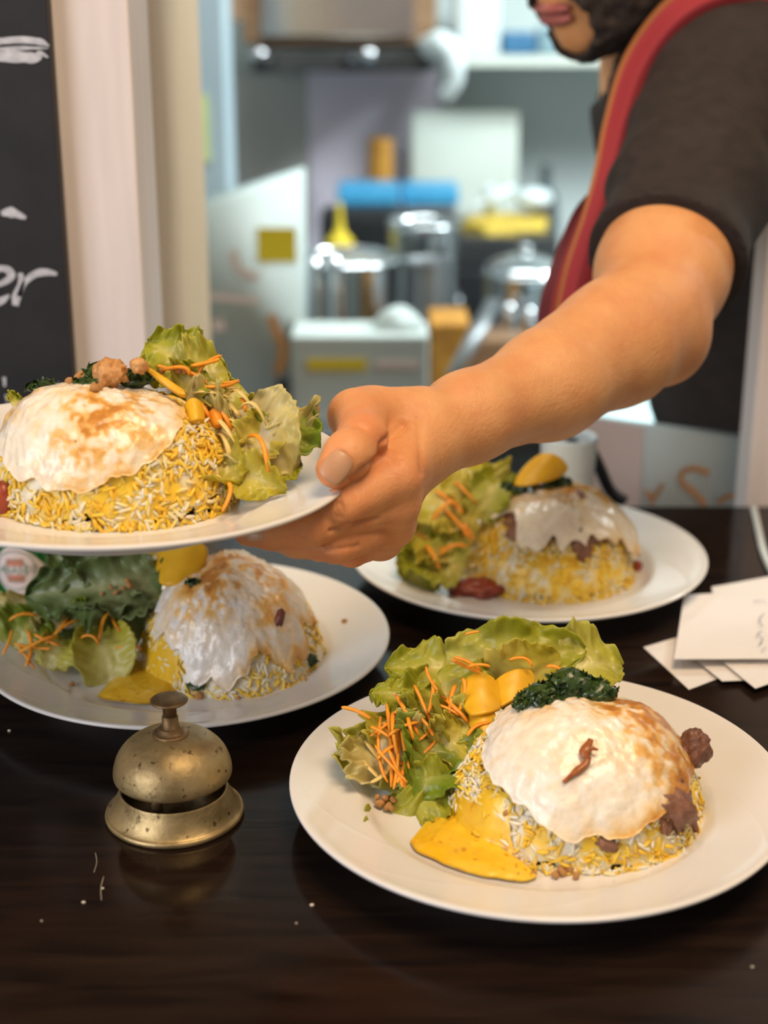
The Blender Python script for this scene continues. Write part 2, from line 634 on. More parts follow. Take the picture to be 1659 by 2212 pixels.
def ico(sub=2):
    bm = bmesh.new()
    bmesh.ops.create_icosphere(bm, subdivisions=sub, radius=1.0)
    v = np.array([x.co[:] for x in bm.verts])
    f = np.array([[x.index for x in p.verts] for p in bm.faces])
    bm.free()
    return v, f


ICO1, ICO2, ICO3, ICO4 = ico(1), ico(2), ico(3), ico(4)


def lump(radii, amp, freq, seed, base=None, rough=0.0):
    v, f = base or ICO3
    n = fbm(v, freq, seed)
    w = v * (1 + amp * n)[:, None]
    if rough:
        w = w * (1 + rough * vnoise(v, freq * 4, seed + 5))[:, None]
    return w * np.asarray(radii), f

# ------------------------------------------------------------------ the setting
def struct(o, label=None):
    o['kind'] = 'structure'
    if label:
        o['label'] = label
    return o


POST_Y = 1.09
x_post0 = ony(139, 400, POST_Y)[0]
x_post1 = ony(297, 400, POST_Y)[0]
struct(box('floor', (-2.6, -2.0, -1.15), (2.6, 3.4, -1.10), 'k_floor'), 'brown floor of dining side and kitchen')
struct(box('ceiling', (-2.6, 1.52, 1.5), (2.6, 3.4, 1.55), 'k_ceiling'), 'pale kitchen ceiling')
struct(box('wall_back', (-1.3, 3.3, -1.1), (2.0, 3.4, 1.5), 'k_wall'), 'blurred grey green kitchen back wall')
struct(box('wall_kitchen_left', (-1.4, 1.52, -1.1), (-1.3, 3.4, 1.5), 'k_wall'), 'grey kitchen side wall')
struct(box('wall_kitchen_right', (2.0, 1.52, -1.1), (2.1, 3.4, 1.5), 'k_wall'), 'grey kitchen side wall by the cook')
struct(box('wall_left', (-2.6, 1.182, 0.0005), (x_post1 - 0.001, 1.51, 1.5), 'jamb_paint'), 'tan painted wall jamb of the serving hatch')
struct(box('trim_1', (x_post0 - 0.03, POST_Y, 0.0005), (x_post1, 1.18, 0.60), 'post_paint', bevel=0.002), 'pinkish white painted post beside the chalkboard')
x_rp = ony(1612, 1088, 1.255)[0]
struct(box('trim_2', (x_rp, 1.255, -1.1), (x_rp + 0.16, 1.30, 1.5), 'post_paint', bevel=0.003), 'pale post at the edge of the hatch behind the receipts')
struct(box('wall_top', (-2.6, 1.27, 0.74), (2.6, 1.50, 1.5), 'lintel_wood'), 'dark wood lintel above the serving hatch')
struct(box('wall_counter', (-2.6, 1.0, -1.1), (2.6, 1.2, -0.0505), 'lintel_wood'), 'dark wood panelling under the counter')

counter = empty('pass_counter', (0, 0.7, 0))
tag(counter, 'dark varnished wooden pass counter carrying the plates and bell', 'counter')
bev = box('counter_top', (-1.7, 0.12, -0.05), (1.7, 1.25, 0.0), 'counter', counter, bevel=0.004)
box('edge_strip', (-1.7, 0.10, -0.05), (1.7, 0.1195, -0.006), 'lintel_wood', counter, bevel=0.003)

# chalkboard with handwriting
BY = POST_Y - 0.016
cb = empty('chalkboard', (x_post0 - 0.25, BY, 0))
tag(cb, 'black chalkboard with white handwriting against the pale post', 'chalkboard')
box('board_panel', (x_post0 - 0.5, BY, 0.0005), (x_post0, BY + 0.015, 0.58), 'board_black', cb, bevel=0.001)


def chalk_stroke(pts, widths):
    """hand-drawn stroke: px points on the board's plane, widths in px, a thin raised ribbon"""
    p = smooth_profile(np.array([ony(a, b, BY - 0.0006) for a, b in pts]), 6)
    w = np.interp(np.linspace(0, 1, len(p)), np.linspace(0, 1, len(widths)), widths) * BY / FPX * 0.5
    w = w * (1 + 0.18 * vnoise(p, 220, 3))
    t = np.gradient(p, axis=0)
    t /= np.linalg.norm(t, axis=1)[:, None]
    s = np.stack([-t[:, 2], 0 * t[:, 0], t[:, 0]], -1)
    front = np.stack([p - s * w[:, None], p + s * w[:, None]], 1).reshape(-1, 3)
    v = np.vstack([front, front + np.array([0, 0.0004, 0])])
    n = len(front)
    f = grid_faces(len(p), 2)
    c = np.array(cb.location)
    o = link('chalk_stroke', mesh_np('chalk_stroke', v - c, [f, f[:, ::-1] + n], smooth=False), 'chalk', cb)
    return o


chalk_stroke([(-30, 92), (40, 86), (85, 90), (106, 99)], [12, 16, 14, 3])
chalk_stroke([(-30, 108), (40, 104), (104, 104)], [6, 9, 2])
chalk_stroke([(-30, 122), (30, 122), (75, 125), (88, 116), (104, 124)], [20, 24, 20, 12, 3])
chalk_stroke([(2, 461), (25, 459), (56, 471)], [8, 24, 6])
chalk_stroke([(-28, 622), (4, 612), (24, 598), (18, 584), (0, 580), (-18, 592), (-28, 622), (-12, 652), (6, 648), (20, 637)], [10, 12, 15, 16, 14, 12, 14, 17, 15, 4])
chalk_stroke([(44, 590), (46, 612), (36, 640), (33, 660)], [12, 15, 17, 15])
chalk_stroke([(40, 640), (54, 610), (76, 592), (100, 588), (123, 592)], [8, 12, 15, 17, 7])
chalk_stroke([(9, 815), (10, 835)], [10, 5])
chalk_stroke([(14, 853), (16, 868)], [8, 4])

# ------------------------------------------------------------------ desk bell
bell_c = onz(378, 1757, 0.0)
bell = empty('service_bell', (bell_c[0], bell_c[1], 0))
tag(bell, 'tarnished brass desk bell with push button standing on the counter', 'bell')


def lathe_part(name, prof, m, parent, n=72, k=5, smooth_it=True, wob=0.0, seed=1):
    pr = smooth_profile(prof, k) if smooth_it else np.asarray(prof, float)
    v, f = lathe(pr * 0.01, n)
    if wob:
        nn = fbm(v, 60, seed)
        v = v * np.stack([1 + wob * nn, 1 + wob * nn, 1 + 0 * nn], -1)
    return link(name, mesh_np(name, v, f), m, parent)


lathe_part('base_ring', [(3.60, 0.0), (3.74, 0.05), (3.80, 0.20), (3.74, 0.34), (3.60, 0.42), (3.35, 0.75), (3.08, 1.30), (2.96, 1.62), (2.90, 1.68), (2.82, 1.60), (2.85, 1.3), (3.3, 0.5), (3.4, 0.02), (3.6, 0.0)], 'brass', bell, wob=0.006)
lathe_part('base_floor', [(0.0, 0.9), (2.9, 0.9), (2.9, 0.8), (0, 0.8)], 'brass_dark', bell, smooth_it=False)
lathe_part('dome', [(3.12, 2.48), (3.20, 2.50), (3.23, 2.68), (3.17, 3.10), (2.95, 3.70), (2.52, 4.25), (1.95, 4.65), (1.3, 4.88), (0.5, 4.97), (0.0, 4.98)], 'brass', bell, wob=0.004, seed=4)
lathe_part('dome_inside', [(3.12, 2.48), (3.05, 3.0), (2.6, 3.9), (1.6, 4.5), (0, 4.7)], 'brass_dark', bell)
lathe_part('collar', [(0.0, 4.93), (0.98, 4.90), (1.0, 4.98), (0.86, 5.05), (0.68, 5.07), (0.66, 5.28), (0.60, 5.33), (0.46, 5.35), (0.44, 5.95), (0.40, 6.02), (0.30, 6.02), (0, 6.0)], 'brass_dark', bell, smooth_it=False)
lathe_part('plunger', [(0.0, 5.9), (0.37, 5.92), (0.38, 6.60), (0.46, 6.72), (0.85, 6.80), (0.99, 6.86), (1.02, 6.93), (0.95, 6.99), (0.5, 7.03), (0, 7.04)], 'brass_dark', bell, smooth_it=False)
v, f = join_meshes([tube([(-0.006, -0.018, 0.009), (-0.006, -0.022, 0.018), (-0.005, -0.024, 0.026)], [0.0032, 0.003, 0.0025], 8, 0.6), tube([(0, 0, 0.008), (0, 0, 0.05)], 0.003, 10)])
link('striker', mesh_np('striker', v, f), 'brass_dark', bell)

# ------------------------------------------------------------------ plates
RIM_Z = 0.0243
PROF = [(0.0, 0.0065), (4.0, 0.0065), (7.2, 0.0068), (8.2, 0.0076), (8.9, 0.0095), (9.35, 0.0128), (9.7, 0.0150), (10.3, 0.0166), (11.4, 0.0190), (12.5, 0.0218), (13.05, 0.0236), (13.35, 0.0243), (13.5, 0.0236), (13.46, 0.0220), (13.2, 0.0210), (12.3, 0.0185), (11.0, 0.0150), (10.0, 0.0118), (9.3, 0.0075), (8.7, 0.0030), (8.45, 0.0004), (8.2, 0.0), (8.0, 0.0004), (7.8, 0.003), (4.0, 0.0032), (0.0, 0.0032)]
pr = np.array(PROF)
pr[:, 0] *= 0.01
WELL_R, WELL_Z = pr[:12, 0], pr[:12, 1]
pv, pf = lathe(smooth_profile(pr, 4), 128)
PLATE_ME = mesh_np('plate', pv, pf)
PL = {'front': np.array([0.0836, 0.7295, 0.0]), 'rear': np.array([0.1093, 1.0767, 0.0]), 'left': np.array([-0.1313, 0.9204, 0.0]), 'held': np.array([-0.1525, 0.7909, 0.185 - RIM_Z])}
HELD_ROLL = 0.0367
for k, lab in (('front', 'white porcelain plate in front, right of the bell, with egg, salad and yellow sauce'), ('rear', 'blurred white porcelain plate at the back behind the hand'),
               ('left', 'white porcelain plate standing on the counter behind the bell'), ('held', 'white porcelain plate held up in the hand above the bell')):
    o = link('dinner_plate', PLATE_ME, 'plate', None, PL[k])
    tag(o, lab, 'plate', 'dinner plates')
    if k == 'held':
        o.rotation_euler = (0, HELD_ROLL, 0)

# ------------------------------------------------------------------ receipts on the counter
def paper(corners, z, curl, label, seed):
    """sheet given by its four corners (px) on the counter at height z, slightly buckled"""
    c = [onz(a, b, z) for a, b in corners]
    n = 14
    s, t = np.meshgrid(np.linspace(0, 1, n), np.linspace(0, 1, n), indexing='ij')
    s, t = s[..., None], t[..., None]
    p = (c[0] * (1 - s) + c[1] * s) * (1 - t) + (c[3] * (1 - s) + c[2] * s) * t
    p = p.reshape(-1, 3)
    s, t = s.ravel(), t.ravel()
    p[:, 2] += curl * (s ** 2 * 0.7 + (1 - t) ** 3 * 0.5) + 0.0006 * fbm(p, 25, seed)
    b = p - np.array([0, 0, 0.00025])
    f = grid_faces(n, n)
    o0 = p.mean(0) * np.array([1, 1, 0]) + np.array([0, 0, z])
    me = mesh_np('receipt', np.vstack([p, b]) - o0, [f, f[:, ::-1] + n * n])
    o = link('receipt', me, 'paper', None, o0)
    tag(o, label, 'paper', 'order receipts on the counter')
    return o


paper([(1390, 1397), (1520, 1360), (1620, 1440), (1488, 1489)], 0.0010, 0.0, 'lowest white order receipt, its corner poking out toward the bell side', 1)
paper([(1462, 1395), (1680, 1380), (1760, 1462), (1560, 1472)], 0.0030, 0.0005, 'white order receipt under the topmost one, long edge toward the camera', 2)
paper([(1560, 1430), (1700, 1405), (1760, 1440), (1632, 1486)], 0.0050, 0.0005, 'white order receipt at the frame edge with its corner pointing down', 3)
paper([(1537, 1270), (1720, 1240), (1760, 1380), (1560, 1400)], 0.0070, 0.002, 'white order receipt tucked behind the topmost one at the frame edge', 5)
top_r = paper([(1478, 1286), (1690, 1274), (1700, 1424), (1456, 1424)], 0.0095, 0.001, 'topmost white order receipt with faint violet handwriting', 4)
for q in ([(1650, 1325), (1640, 1338), (1648, 1352)], [(1646, 1362), (1636, 1370), (1648, 1380), (1640, 1392)], [(1655, 1398), (1645, 1404)], [(1628, 1300), (1642, 1296), (1655, 1299)]):
    p = smooth_profile(np.array([onz(a, b, 0.0120) for a, b in q]), 5)
    v, f = tube(p, 0.0004, 5, 0.4)
    link('ink_line', mesh_np('ink_line', v - np.array(top_r.location), f), 'ink', top_r)

# a thin white cable by the hatch post
cab = smooth_profile(np.array([onz(1628, 1096, 0.003), onz(1640, 1150, 0.003), onz(1652, 1200, 0.003), onz(1690, 1280, 0.003)]), 6)
v, f = tube(cab, 0.003, 8)
tag(link('cable', mesh_np('cable', v - cab[0], f), 'white_plastic', None, cab[0]), 'thin white cable lying on the counter below the hatch post', 'cable')

# crumbs on the counter
for i, (a, b, s) in enumerate([(181, 1951, 1.0), (674, 1957, 1.1), (20, 1580, 1.1), (90, 1990, 0.5), (1625, 2090, 0.7), (222, 1920, 0.7), (640, 1995, 0.5)]):
    c = onz(a, b, 0.0)
    v, f = lump((0.0012 * s, 0.0009 * s, 0.0007 * s), 0.3, 2.0, i + 30, ICO1)
    tag(link('table_crumb', mesh_np('table_crumb', v, f), 'crumb', None, c + np.array([0, 0, 0.0005 * s])), 'tiny pale crumb lying on the dark counter', 'crumb', 'crumbs scattered on the counter')

# two fine threads lying on the varnish left of the bell
for i, (q, lab) in enumerate((([(206, 1842), (209, 1862), (203, 1884)], 'fine pale thread on the counter close to the bell'), ([(224, 1893), (218, 1918), (219, 1944)], 'fine pale thread on the counter below the bell'))):
    p = smooth_profile(np.array([onz(a, b, 0.0003) for a, b in q]), 6)
    v, f = tube(p, 0.00011, 5)
    tag(link('thread', mesh_np('thread', v - p[0], f), 'crumb', None, p[0]), lab, 'thread')

# ------------------------------------------------------------------ sauce bottle behind the left plate
bt_p = onz(28, 1320, 0.0)
bt_p = np.array([ony(50, 1250, 1.045)[0], 1.045, 0.0])
bt = empty('sauce_bottle', bt_p)
tag(bt, 'small green sauce bottle with white diamond label behind the plate', 'bottle')
lathe_part('glass_body', [(0, 0.0), (1.7, 0.0), (1.95, 0.12), (2.0, 0.4), (2.0, 7.0), (1.9, 7.7), (1.4, 8.5), (1.0, 9.0), (0.95, 10.3), (1.0, 10.35), (0, 10.36)], 'bottle_green', bt, k=4)
lathe_part('cap', [(0, 10.4), (1.12, 10.4), (1.15, 10.5), (1.15, 11.9), (1.05, 12.0), (0, 12.02)], 'bottle_dark', bt, smooth_it=False)


def on_bottle(u, zz, r):
    """u: arc length round the front of the bottle"""
    a = u / r
    return np.stack([np.sin(a) * r, -np.cos(a) * r, zz], -1)


LZ, LS = 0.0275, 0.0225
g = np.linspace(-1, 1, 17)
A, B = np.meshgrid(g, g, indexing='ij')
U = (A - B).ravel() * LS * 0.5 * 1.06
Z = (A + B).ravel() * LS * 0.5 * 1.06
pts = on_bottle(U, Z + LZ, 0.02035)
lab = link('diamond_label', mesh_np('diamond_label', pts, grid_faces(17, 17)), 'label_paper', bt)
for rr, mm, w in ((0.0150, 'label_green', 0.0004), (0.0085, 'label_green', 0.0004)):
    a = np.linspace(0, 2 * np.pi, 49)
    vi = np.concatenate([on_bottle((rr - w) * np.cos(a), LZ + (rr - w) * np.sin(a), 0.02062), on_bottle((rr + w) * np.cos(a), LZ + (rr + w) * np.sin(a), 0.02062)])
    link('printed_ring', mesh_np('printed_ring', vi, grid_faces(2, 49)), mm, lab)
for zc, hgt in ((0.0063, 0.0028), (-0.0063, 0.0028)):
    a = np.linspace(-0.0085, 0.0085, 13) * (0.75)
    vi = np.concatenate([on_bottle(a, LZ + zc - hgt + 0 * a, 0.0206), on_bottle(a, LZ + zc + hgt + 0 * a, 0.0206)])
    link('printed_patch', mesh_np('printed_patch', vi, grid_faces(2, 13)), 'label_red', lab)


def text_mesh(txt, size):
    cu = bpy.data.curves.new('lettering', 'FONT')
    cu.body = txt
    cu.size = size
    cu.align_x = 'CENTER'
    cu.resolution_u = 2
    ob = bpy.data.objects.new('lettering', cu)
    COL.objects.link(ob)
    dg = bpy.context.evaluated_depsgraph_get()
    me = bpy.data.meshes.new_from_object(ob.evaluated_get(dg))
    bpy.data.objects.remove(ob)
    bpy.data.curves.remove(cu)
    return me


tm = text_mesh('TABASCO', 0.0078)
for vtx in tm.vertices:
    q = on_bottle(np.array(vtx.co.x), np.array(vtx.co.y - 0.0025 + LZ), 0.0207)
    vtx.co = q
link('lettering', tm, 'label_green', lab)

# ------------------------------------------------------------------ food: frames, surfaces
PM = {}
for k, c in PL.items():
    M = Matrix.Translation(Vector(c))
    if k == 'held':
        M = M @ Matrix.Rotation(HELD_ROLL, 4, 'Y')
    PM[k] = np.array(M)
PNAME = {'front': 'the front plate', 'rear': 'the rear plate', 'left': 'the plate behind the bell', 'held': 'the held plate'}
# rice mounds in plate coordinates: centre x, y, radius x, y, height above the well
MOUND = {'front': (0.0200, -0.0090, 0.068, 0.061, 0.056), 'rear': (0.0160, -0.0040, 0.064, 0.060, 0.060),
         'left': (0.0300, -0.0020, 0.062, 0.060, 0.065), 'held': (0.0040, -0.0080, 0.066, 0.057, 0.054)}
MPOW = {'held': (4.2, 0.60), 'front': (3.0, 0.66), 'left': (2.6, 0.74), 'rear': (3.2, 0.66)}
DYF = {'front': ([1360, 1400, 1500, 1600, 1700, 1780, 1850], [0.066, 0.060, 0.048, 0.025, 0.003, -0.02, -0.045]),
       'left': ([1160, 1200, 1300, 1400, 1480], [0.045, 0.03, 0.01, -0.02, -0.045]),
       'rear': ([960, 1020, 1100, 1200, 1270], [0.02, 0.013, -0.006, -0.03, -0.057]),
       'held': ([700, 730, 850, 950, 1050, 1100], [0.034, 0.03, 0.02, 0.005, -0.022, -0.035])}


def to_local(k, p):
    M = PM[k]
    return (np.asarray(p) - M[:3, 3]) @ M[:3, :3]


def to_world(k, p):
    M = PM[k]
    return np.asarray(p) @ M[:3, :3].T + M[:3, 3]


def sp(k, px, py, dy=0.0):
    """world point of the salad seen towards (px, py), dy metres nearer or farther than the pile's usual face"""
    return ony(px, py, PL[k][1] + np.interp(py, *DYF[k]) + dy)


def well(x, y):
    return np.interp(np.hypot(x, y), WELL_R, WELL_Z)


def mound_h(k, x, y):
    cx, cy, rx, ry, h = MOUND[k]
    r = np.hypot((x - cx) / rx, (y - cy) / ry)
    r = r * (1 + 0.03 * vnoise(np.stack([x, y, 0 * x], -1), 70, 2))
    pw, qw = MPOW.get(k, (3.0, 0.64))
    return 0.0065 + h * np.maximum(0, 1 - np.minimum(r, 1) ** pw) ** qw


def surf(k, x, y):
    return np.maximum(well(x, y), mound_h(k, x, y))


def food(name, k, verts, faces, m, colors=None, local=True, smooth=True):
    w = to_world(k, verts) if local else np.asarray(verts)
    o0 = np.array([w[:, 0].mean(), w[:, 1].mean(), w[:, 2].min()])
    return link(name, mesh_np(name, w - o0, faces, smooth, colors), m, None, o0)


def grad(fn, x, y, e=0.002):
    return (fn(x + e, y) - fn(x - e, y)) / (2 * e), (fn(x, y + e) - fn(x, y - e)) / (2 * e)


# ------------------------------------------------------------------ rice
def rice(k, count, m, label, seed):
    rng = np.random.default_rng(seed)
    cx, cy, rx, ry, h = MOUND[k]
    pts = np.zeros((0, 2))
    fn = lambda a, b: mound_h(k, a, b)
    while len(pts) < count:
        q = rng.uniform(-1.03, 1.03, (4000, 2))
        q = q[np.hypot(q[:, 0], q[:, 1]) < 1.03]
        q = q * [rx, ry] + [cx, cy]
        gx, gy = grad(fn, q[:, 0], q[:, 1], 0.0015)
        a = np.sqrt(1 + gx ** 2 + gy ** 2)
        q = q[rng.uniform(0, 6, len(q)) < np.minimum(a, 6)]
        pts = np.vstack([pts, q])
    pts = pts[:count]
    x, y = pts.T
    gx, gy = grad(fn, x, y, 0.0015)
    n = np.stack([-gx, -gy, 1 + 0 * gx], -1)
    n /= np.linalg.norm(n, axis=1)[:, None]
    # steep foot: spread the grains down the side
    zz = np.maximum(fn(x, y), 0.0075)
    steep = n[:, 2] < 0.35
    zz[steep] = np.maximum(0.008, zz[steep] - rng.uniform(0, 0.012, steep.sum()))
    c = np.stack([x, y, zz], -1) + n * rng.uniform(-0.0010, 0.0014, count)[:, None]
    t = rng.normal(size=(count, 3))
    t -= n * (np.einsum('ij,ij->i', t, n) * rng.uniform(0.72, 1.0, count))[:, None]
    t /= np.linalg.norm(t, axis=1)[:, None]
    s = np.cross(t, n)
    s /= np.linalg.norm(s, axis=1)[:, None]
    w = np.cross(s, t)
    ln = rng.uniform(0.0028, 0.0042, count)
    rd = rng.uniform(0.00090, 0.00122, count)
    us = np.array([-1.0, -0.72, 0.0, 0.72, 1.0])
    rs = np.array([0.25, 0.78, 1.0, 0.78, 0.25])
    ang = np.linspace(0, 2 * np.pi, 6, endpoint=False)
    bend = rng.uniform(-0.12, 0.12, count)
    V = (c[:, None, None] + (us[None, :, None, None] * ln[:, None, None, None]) * t[:, None, None]
         + (bend[:, None, None, None] * ln[:, None, None, None] * (us ** 2)[None, :, None, None]) * s[:, None, None]
         + rs[None, :, None, None] * rd[:, None, None, None] * (np.cos(ang)[None, None, :, None] * s[:, None, None] + np.sin(ang)[None, None, :, None] * w[:, None, None]))
    V = V.reshape(count, 30, 3)
    q = grid_faces(5, 6, True)
    caps = np.array([[5, 4, 3, 2, 1, 0], [24, 25, 26, 27, 28, 29]])
    off = (np.arange(count) * 30)[:, None, None]
    Q = (q[None] + off).reshape(-1, 4)
    Hx = (caps[None] + off).reshape(-1, 6)
    # body under the grains
    nt, nr = 72, 26
    th = np.linspace(0, 2 * np.pi, nt, endpoint=False)
    rr = np.linspace(0, 1, nr) ** 0.6
    X = cx + rr[:, None] * rx * 1.0 * np.cos(th)
    Y = cy + rr[:, None] * ry * 1.0 * np.sin(th)
    Zb = mound_h(k, X, Y) - 0.0015 + 0.0012 * vnoise(np.stack([X, Y, X * 0], -1), 220, 1)
    B = np.stack([X, Y, np.maximum(Zb, 0.0066)], -1).reshape(-1, 3)
    bf = grid_faces(nr, nt, True) + count * 30
    o = food('rice_mound', k, np.vstack([V.reshape(-1, 3), B]), [Q, bf, Hx], m)
    tag(o, label, 'rice', None, 'stuff')
    return o


rice('front', 4600, 'rice_mixed', 'mound of white and yellow rice under the egg on the front plate', 1)
rice('held', 4600, 'rice_yellow', 'mound of yellow rice under the egg on the held plate', 2)
rice('left', 4000, 'rice_mixed', 'mound of yellow rice under the egg on the plate behind the bell', 3)
rice('rear', 3600, 'rice_yellow', 'blurred mound of yellow rice on the rear plate', 4)


# ------------------------------------------------------------------ things draped over the mound
def drape(k, cx, cy, radii, lift, thick, nr=44, nt=168, seed=0, edge_noise=0.08, edge_freq=3.0, bump=0.0011, bfreq=170.0, frill=0.002, bulges=(), fn=None):
    """sheet laid over the food's surface, radii = arc lengths at equally spaced angles (0 = +x, counter-clockwise from above)
    returns verts, faces, and the flat (u, v, s) coordinates of each vertex"""
    fn = fn or (lambda a, b: surf(k, a, b))
    th = np.linspace(0, 2 * np.pi, nt, endpoint=False)
    rr = np.interp(th, np.linspace(0, 2 * np.pi, len(radii) + 1), list(radii) + [radii[0]])
    # soften the polygon of radii
    for _ in range(6):
        rr = 0.25 * np.roll(rr, 1) + 0.5 * rr + 0.25 * np.roll(rr, -1)
    circ = np.stack([np.cos(th), np.sin(th), 0 * th], -1)
    rr = rr * (1 + edge_noise * fbm(circ, edge_freq, seed, 2) + 0.22 * edge_noise * vnoise(circ, edge_freq * 4, seed + 3))
    dx, dy = np.cos(th), np.sin(th)
    x, y = np.full(nt, cx), np.full(nt, cy)
    P = []
    ds = rr / (nr - 1)
    for i in range(nr):
        P.append(np.stack([x, y], -1))
        for _ in range(2):
            e = 0.0015
            g = (fn(x + dx * e, y + dy * e) - fn(x - dx * e, y - dy * e)) / (2 * e)
            st = 0.5 * ds / np.sqrt(1 + g * g)
            x, y = x + dx * st, y + dy * st
    P = np.array(P)
    X, Y = P[..., 0], P[..., 1]
    Z = fn(X, Y)
    gx, gy = grad(fn, X, Y, 0.004)
    N = np.stack([-gx, -gy, 1 + 0 * gx], -1)
    N /= np.linalg.norm(N, axis=-1)[..., None]
    s = np.linspace(0, 1, nr)[:, None] + 0 * X
    base = np.stack([X, Y, Z], -1)
    U = s * rr * np.cos(th)
    Vv = s * rr * np.sin(th)
    uv = np.stack([U, Vv, 0 * U], -1)
    d = 1.9 * bump * fbm(uv, bfreq * 0.13, seed + 13, 1) + bump * (1.8 * fbm(uv, bfreq * 0.28, seed + 11, 2) + fbm(uv, bfreq, seed + 1) + 0.8 * np.maximum(0, vnoise(uv, bfreq * 2.3, seed + 2)))
    d = d + frill * s ** 4 * fbm(uv, 90, seed + 7)
    for (bu, bv, br, bh) in bulges:
        d = d + bh * np.exp(-((U - bu) ** 2 + (Vv - bv) ** 2) / br ** 2)
    th_edge = 0.0007 + (thick - 0.0007) * (1 - s ** 3)
    top = base + N * (lift + th_edge + d)[..., None]
    bot = base + N * (lift + np.minimum(d, 0) * 0.5)[..., None]
    n = nr * nt
    v = np.vstack([top.reshape(-1, 3), bot.reshape(-1, 3)])
    f = grid_faces(nr, nt, True)
    j = np.arange(nt)
    last = (nr - 1) * nt
    side = np.stack([last + j, last + (j + 1) % nt, n + last + (j + 1) % nt, n + last + j], -1)
    return v, [np.vstack([f, f[:, ::-1] + n, side[:, ::-1]])], np.tile(np.stack([U, Vv, s], -1).reshape(-1, 3), (2, 1)), d


def mixc(a, b, t):
    t = np.clip(t, 0, 1)[:, None]
    return np.asarray(a) * (1 - t) + np.asarray(b) * t


def egg_colors(uvs, seed, spots, edge=0.0, edge_dir=(1, 0), speck=0.25, white=(0.88, 0.835, 0.745)):
    u = np.stack([uvs[:, 0], uvs[:, 1], 0 * uvs[:, 0]], -1)
    n1 = fbm(u, 120, seed, 4)
    n2 = vnoise(u, 300, seed + 9)
    m = np.zeros(len(u))
    for (a, b, r, st) in spots:
        m = np.maximum(m, st * np.exp(-((u[:, 0] - a) ** 2 + (u[:, 1] - b) ** 2) / r ** 2))
    th = np.arctan2(u[:, 1], u[:, 0])
    dd = np.clip(0.35 + 0.65 * (np.cos(th) * edge_dir[0] + np.sin(th) * edge_dir[1]), 0, 1)
    e = edge * dd * np.clip((uvs[:, 2] - 0.82) / 0.15, 0, 1)
    froth = np.clip((vnoise(u, 190, seed + 6) + 0.6 * vnoise(u, 420, seed + 7)) * 2.2 + 0.5, 0, 1)
    g = np.clip(m * (0.35 + 0.9 * froth + 0.9 * n1 + 0.3 * n2), 0, 1.2) + e * (0.8 + 0.8 * n1)
    sk = np.clip((vnoise(u, 210, seed + 4) - 0.62) * 4, 0, 1) * speck
    g = np.clip(np.maximum(g, sk), 0, 1.3)
    c = mixc(white, (0.86, 0.76, 0.55), np.clip(0.3 + 0.8 * fbm(u, 45, seed + 2), 0, 1) * 0.5)
    c = mixc(c, (0.82, 0.52, 0.17), g * 1.8)
    c = mixc(c, (0.66, 0.29, 0.045), (g - 0.42) * 1.7)
    c = mixc(c, (0.34, 0.11, 0.022), (g - 0.95) * 1.8)
    return c


def egg(k, cx, cy, radii, label, seed, spots, edge, edge_dir, lift=0.0018, thick=0.0032, **kw):
    sk = kw.pop('speck', 0.25)
    wh = kw.pop('white', (0.88, 0.835, 0.745))
    v, f, uvs, d = drape(k, cx, cy, radii, lift, thick, seed=seed, **kw)
    o = food('fried_egg', k, v, f, 'egg', egg_colors(uvs, seed, spots, edge, edge_dir, sk, wh))
    tag(o, label, 'egg', 'fried eggs on the rice')
    return o


egg('front', 0.024, -0.018, [0.060, 0.056, 0.050, 0.050, 0.050, 0.054, 0.057, 0.060, 0.064, 0.066, 0.060, 0.058],
    'fried egg with golden right edge draped over the rice on the front plate', 3,
    [(0.028, 0.010, 0.026, 1.1), (0.040, -0.012, 0.022, 0.9), (-0.02, 0.012, 0.016, 0.42), (0.0, -0.02, 0.03, 0.22)], 1.1, (0.9, -0.1),
    lift=0.004, edge_noise=0.09, bulges=((-0.012, 0.004, 0.018, 0.004), (0.026, 0.006, 0.018, 0.003)))
egg('held', -0.005, -0.022, [0.052, 0.044, 0.040, 0.036, 0.040, 0.048, 0.056, 0.056, 0.055, 0.057, 0.056, 0.054],
    'fried egg with browned centre over the rice on the held plate', 5,
    [(0.010, -0.022, 0.026, 0.95), (-0.034, 0.004, 0.018, 0.4), (0.026, -0.008, 0.018, 0.75)], 0.5, (0.6, -0.4),
    edge_noise=0.12, edge_freq=4.0, bulges=((-0.016, 0.002, 0.02, 0.005), (0.018, 0.0, 0.015, 0.002)), speck=0.15)
egg('left', 0.030, -0.014, [0.070, 0.058, 0.046, 0.044, 0.046, 0.052, 0.060, 0.064, 0.074, 0.078, 0.064, 0.072],
    'fried egg with ragged browned edge hanging over the rice behind the bell', 8,
    [(-0.008, -0.010, 0.022, 1.15), (0.020, 0.004, 0.020, 1.0), (0.006, 0.012, 0.024, 0.9), (-0.026, -0.024, 0.02, 0.5), (0.034, -0.024, 0.02, 0.5)], 1.2, (0.8, 0.2),
    edge_noise=0.34, edge_freq=4.2, frill=0.004, thick=0.0026, white=(0.80, 0.77, 0.73), bulges=((0.0, 0.022, 0.016, 0.004),))
egg('rear', 0.022, 0.000, [0.066, 0.050, 0.040, 0.040, 0.042, 0.048, 0.052, 0.044, 0.060, 0.066, 0.050, 0.076],
    'blurred fried egg dripping over brown meat on the rear plate', 12,
    [(0.01, 0.0, 0.03, 0.75), (0.03, 0.0, 0.02, 0.8), (-0.02, 0.0, 0.02, 0.5)], 1.2, (0.5, 0.6), lift=0.0065, edge_noise=0.36, edge_freq=4.2, frill=0.003, white=(0.86, 0.76, 0.58))


